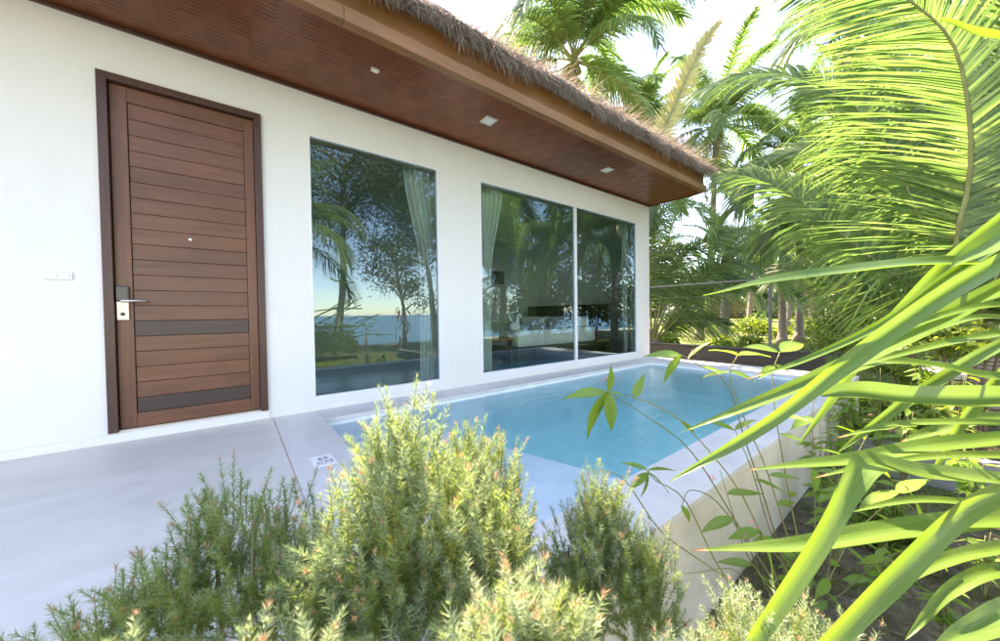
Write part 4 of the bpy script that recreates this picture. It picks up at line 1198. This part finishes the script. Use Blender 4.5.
weed(835, 500, 1.9, 'leafy weed at the foot of the pool wall beside the thin stems', .35, 8, 5, .09, 4)
weed(880, 570, 1.6, 'low broad-leaved weed on the bare soil under the bent leaf', .25, 7, 5, .09, 5)
weed(955, 400, 2.8, 'leafy weed in front of the block wall near the photo edge', .5, 8, 6, .11, 6)
weed(930, 360, 3.6, 'tall leafy weed under the palm fronds', .8, 10, 7, .12, 7)
weed(985, 560, 1.7, 'weed low at the photo edge below the strap leaves', .3, 6, 5, .09, 8)
weed(800, 560, 1.75, 'weed among the bases of the thin stems', .25, 6, 5, .08, 9)
weed(848, 405, 3.1, 'bushy weed standing before the far pool corner', .55, 12, 7, .11, 10)
weed(900, 500, 2.0, 'weed in front of the block wall under the crossing leaves', .3, 9, 6, .09, 11)
weed(925, 540, 1.9, 'weed on the soil below the block wall', .25, 8, 6, .09, 12)
weed(860, 470, 2.3, 'dark leafy weed right of the thin bare stems', .35, 10, 6, .09, 13)
weed(975, 470, 2.3, 'weed leaning over the block wall at the photo edge', .35, 9, 6, .1, 14)
weed(820, 450, 2.2, 'leafy weed tight against the pool wall', .4, 9, 6, .085, 15)
weed(945, 600, 1.5, 'small weed at the bottom edge of the bare soil', .18, 7, 5, .07, 16)
# bright undergrowth behind the fence
ug = random.Random(77)
for i in range(16):
    d = ug.uniform(10.5, 22); q = P(ug.uniform(650, 860), 335, d); rr_ = ug.uniform(.5, 1.1)
    bush((q[0], q[1], GZ+rr_*.5), (rr_, rr_, rr_*.8), 'low bright green bush under the palms behind the fence', 500, .16, 'bush', 'undergrowth_bush', 'bush', 'low bushes under the palms', 9, 200+i)

# ================================================================== BEHIND THE CAMERA (seen mirrored in the glass)
def tree(base, h, crown, label, n=6000, leaf=.16, seed=0, lean=(0, 0), mat='tree', trunk=.16, name='broadleaf_tree', bare=.35, group=None):
    r = np.random.default_rng(seed); base = np.array(base, float)
    e = empty(name, base, label, 'tree', group)
    top = np.array([lean[0], lean[1], h])
    tp = spline([(0,0,0), top*.35+np.array([.15,0,0]), top*.7, top], 12)
    m = MB(); m.tube(tp, np.linspace(trunk, trunk*.25, 12), 8)
    cm = MB(); K = 26
    for i in range(K):
        a = r.uniform(0, 6.28); t_ = r.uniform(bare, 1); st_ = tp[int(t_*11)]
        en = st_+np.array([math.cos(a)*crown*r.uniform(.3, 1), math.sin(a)*crown*r.uniform(.3, 1), r.uniform(.1, .9)*crown*.6])
        m.tube(spline([st_, (st_+en)/2+np.array([0, 0, .2]), en], 6), np.linspace(trunk*.35, .015, 6), 5)
        k = n//K
        q = r.normal(size=(k, 3))*np.array([.42, .42, .3])*crown*.55*r.uniform(.6, 1.1)
        leafcards(cm, en+q, leaf, r)
    m.build('trunk', M['bark'], e, smooth=True); cm.build('crown', M[mat], e)
    return e
tree((3.2, -11.6, GZ), 8.0, 3.0, 'tall dark feathery shore tree mirrored in the single-pane window', 22000, .10, 1, (.5, .2), bare=.55)
tree((7.4, -11.2, GZ), 7.6, 2.9, 'leaning shore tree mirrored beside the curtain', 22000, .10, 2, (-1.0, .2), bare=.5)
tree((10.5, -12.4, GZ), 6.5, 2.6, 'shore tree mirrored at the edge of the wide window', 6000, .14, 3, bare=.35)
tree((-3.0, -11.0, GZ), 6.8, 2.6, 'shore tree behind the hedge end', 5000, .15, 4, bare=.4)
tree((16.0, -9.5, GZ), 7.5, 3.0, 'broad tree beyond the garden towards the shore', 7000, .16, 5, bare=.3)
# trunk hung with coloured ribbons
rt = tree((5.5, -10.2, GZ), 4.2, 1.5, 'slender tree wound with coloured ribbons by the shore', 5000, .10, 6, (-.3, 0), trunk=.10, bare=.4)
rb = random.Random(3)
for i in range(22):
    a = rb.uniform(0, 6.28); z = rb.uniform(.35, 1.75); r0 = .12+rb.uniform(0, .35)
    x0, y0 = math.cos(a)*r0, math.sin(a)*r0
    ln = rb.uniform(.25, .55); sw = rb.uniform(.04, .09)
    tx, ty = -math.sin(a), math.cos(a)
    V = []; 
    for j in range(6):
        u = j/5; ox = x0+math.cos(a)*.12*u+.03*math.sin(u*7+i); oy = y0+math.sin(a)*.12*u
        V += [(ox-tx*sw/2, oy-ty*sw/2, z-ln*u), (ox+tx*sw/2, oy+ty*sw/2, z-ln*u+.02)]
    link('ribbon', mesh_of('ribbon', V, [(2*j, 2*j+1, 2*j+3, 2*j+2) for j in range(5)], [0]*5, M['rib_'+rb.choice(('red','yellow','white','cyan','rose'))]), rt)
# clipped hedge
he = empty('hedge', (-.5, -9.0, GZ), 'rounded clipped green hedge mirrored low in the single-pane window', 'hedge')
m = MB(); r = np.random.default_rng(12)
n = 16000
u = r.uniform(-6, 3.4, n); a = r.uniform(-.3, 3.44, n); rr = .62*(r.random(n)**.25)*(1+.1*np.sin(u*3.3)+.08*np.sin(u*7.7+a*2))
endf = np.sqrt(np.clip(1-((u-2.7)/.75).clip(0, 1)**2, 0, 1))
q = np.stack([u+.5, np.cos(a)*rr*1.05*endf, .1+np.abs(np.sin(a))*rr*1.0*endf+.45*r.random(n)*endf], 1)
leafcards(m, q, .09, r)
m.build('foliage', M['hedge'], he)
m = MB()
for x_ in np.arange(-5.4, 3.3, .45): m.tube([(x_, 0, 0), (x_+.05, .03, .5), (x_-.03, 0, .9)], [.025, .02, .01], 5)
m.build('stem', M['twig'], he)
# palms mirrored in the wide window and at the window edge
palm((.9, -7.4, 3.0), (.6, -7.3, GZ), 'short palm by the hedge mirrored at the edge of the single-pane window', 'palms on the shore side', far_fr, 16, .7, False, 71, .13, 1)
palm((7.9, -6.6, 3.2), (8.3, -7.2, GZ), 'leaning palm trunk mirrored at the near side of the wide window', 'palms on the shore side', far_fr, 18, .9, True, 72, .14, 2)
palm((12.6, -5.0, 3.9), (12.3, -4.9, GZ), 'pale palm trunk mirrored at the far side of the wide window', 'palms on the shore side', far_fr, 18, 1.0, False, 73, .15, 1)
palm((9.6, -8.8, 5.5), (9.8, -9.0, GZ), 'taller palm mirrored in the middle of the wide window', 'palms on the shore side', far_fr, 18, 1.0, False, 74, .15, 1)


for i, (x_, y_, rr_, lab) in enumerate(((8.4, -9.6, 1.7, 'dense dark bush mirrored behind the leaning palm trunk'), (11.5, -8.6, 1.9, 'dense dark bush mirrored in the middle of the wide window'), (14.5, -7.4, 2.0, 'dense dark bush mirrored at the far side of the wide window'), (18.0, -6.6, 2.1, 'dense dark bush farthest along the shore garden'))):
    bush((x_, y_, GZ+rr_*.75), (rr_, rr_*.8, rr_*1.1), lab, 2600, .2, 'tree', 'garden_bush', 'bush', 'bushes on the shore side', 22, 80+i)
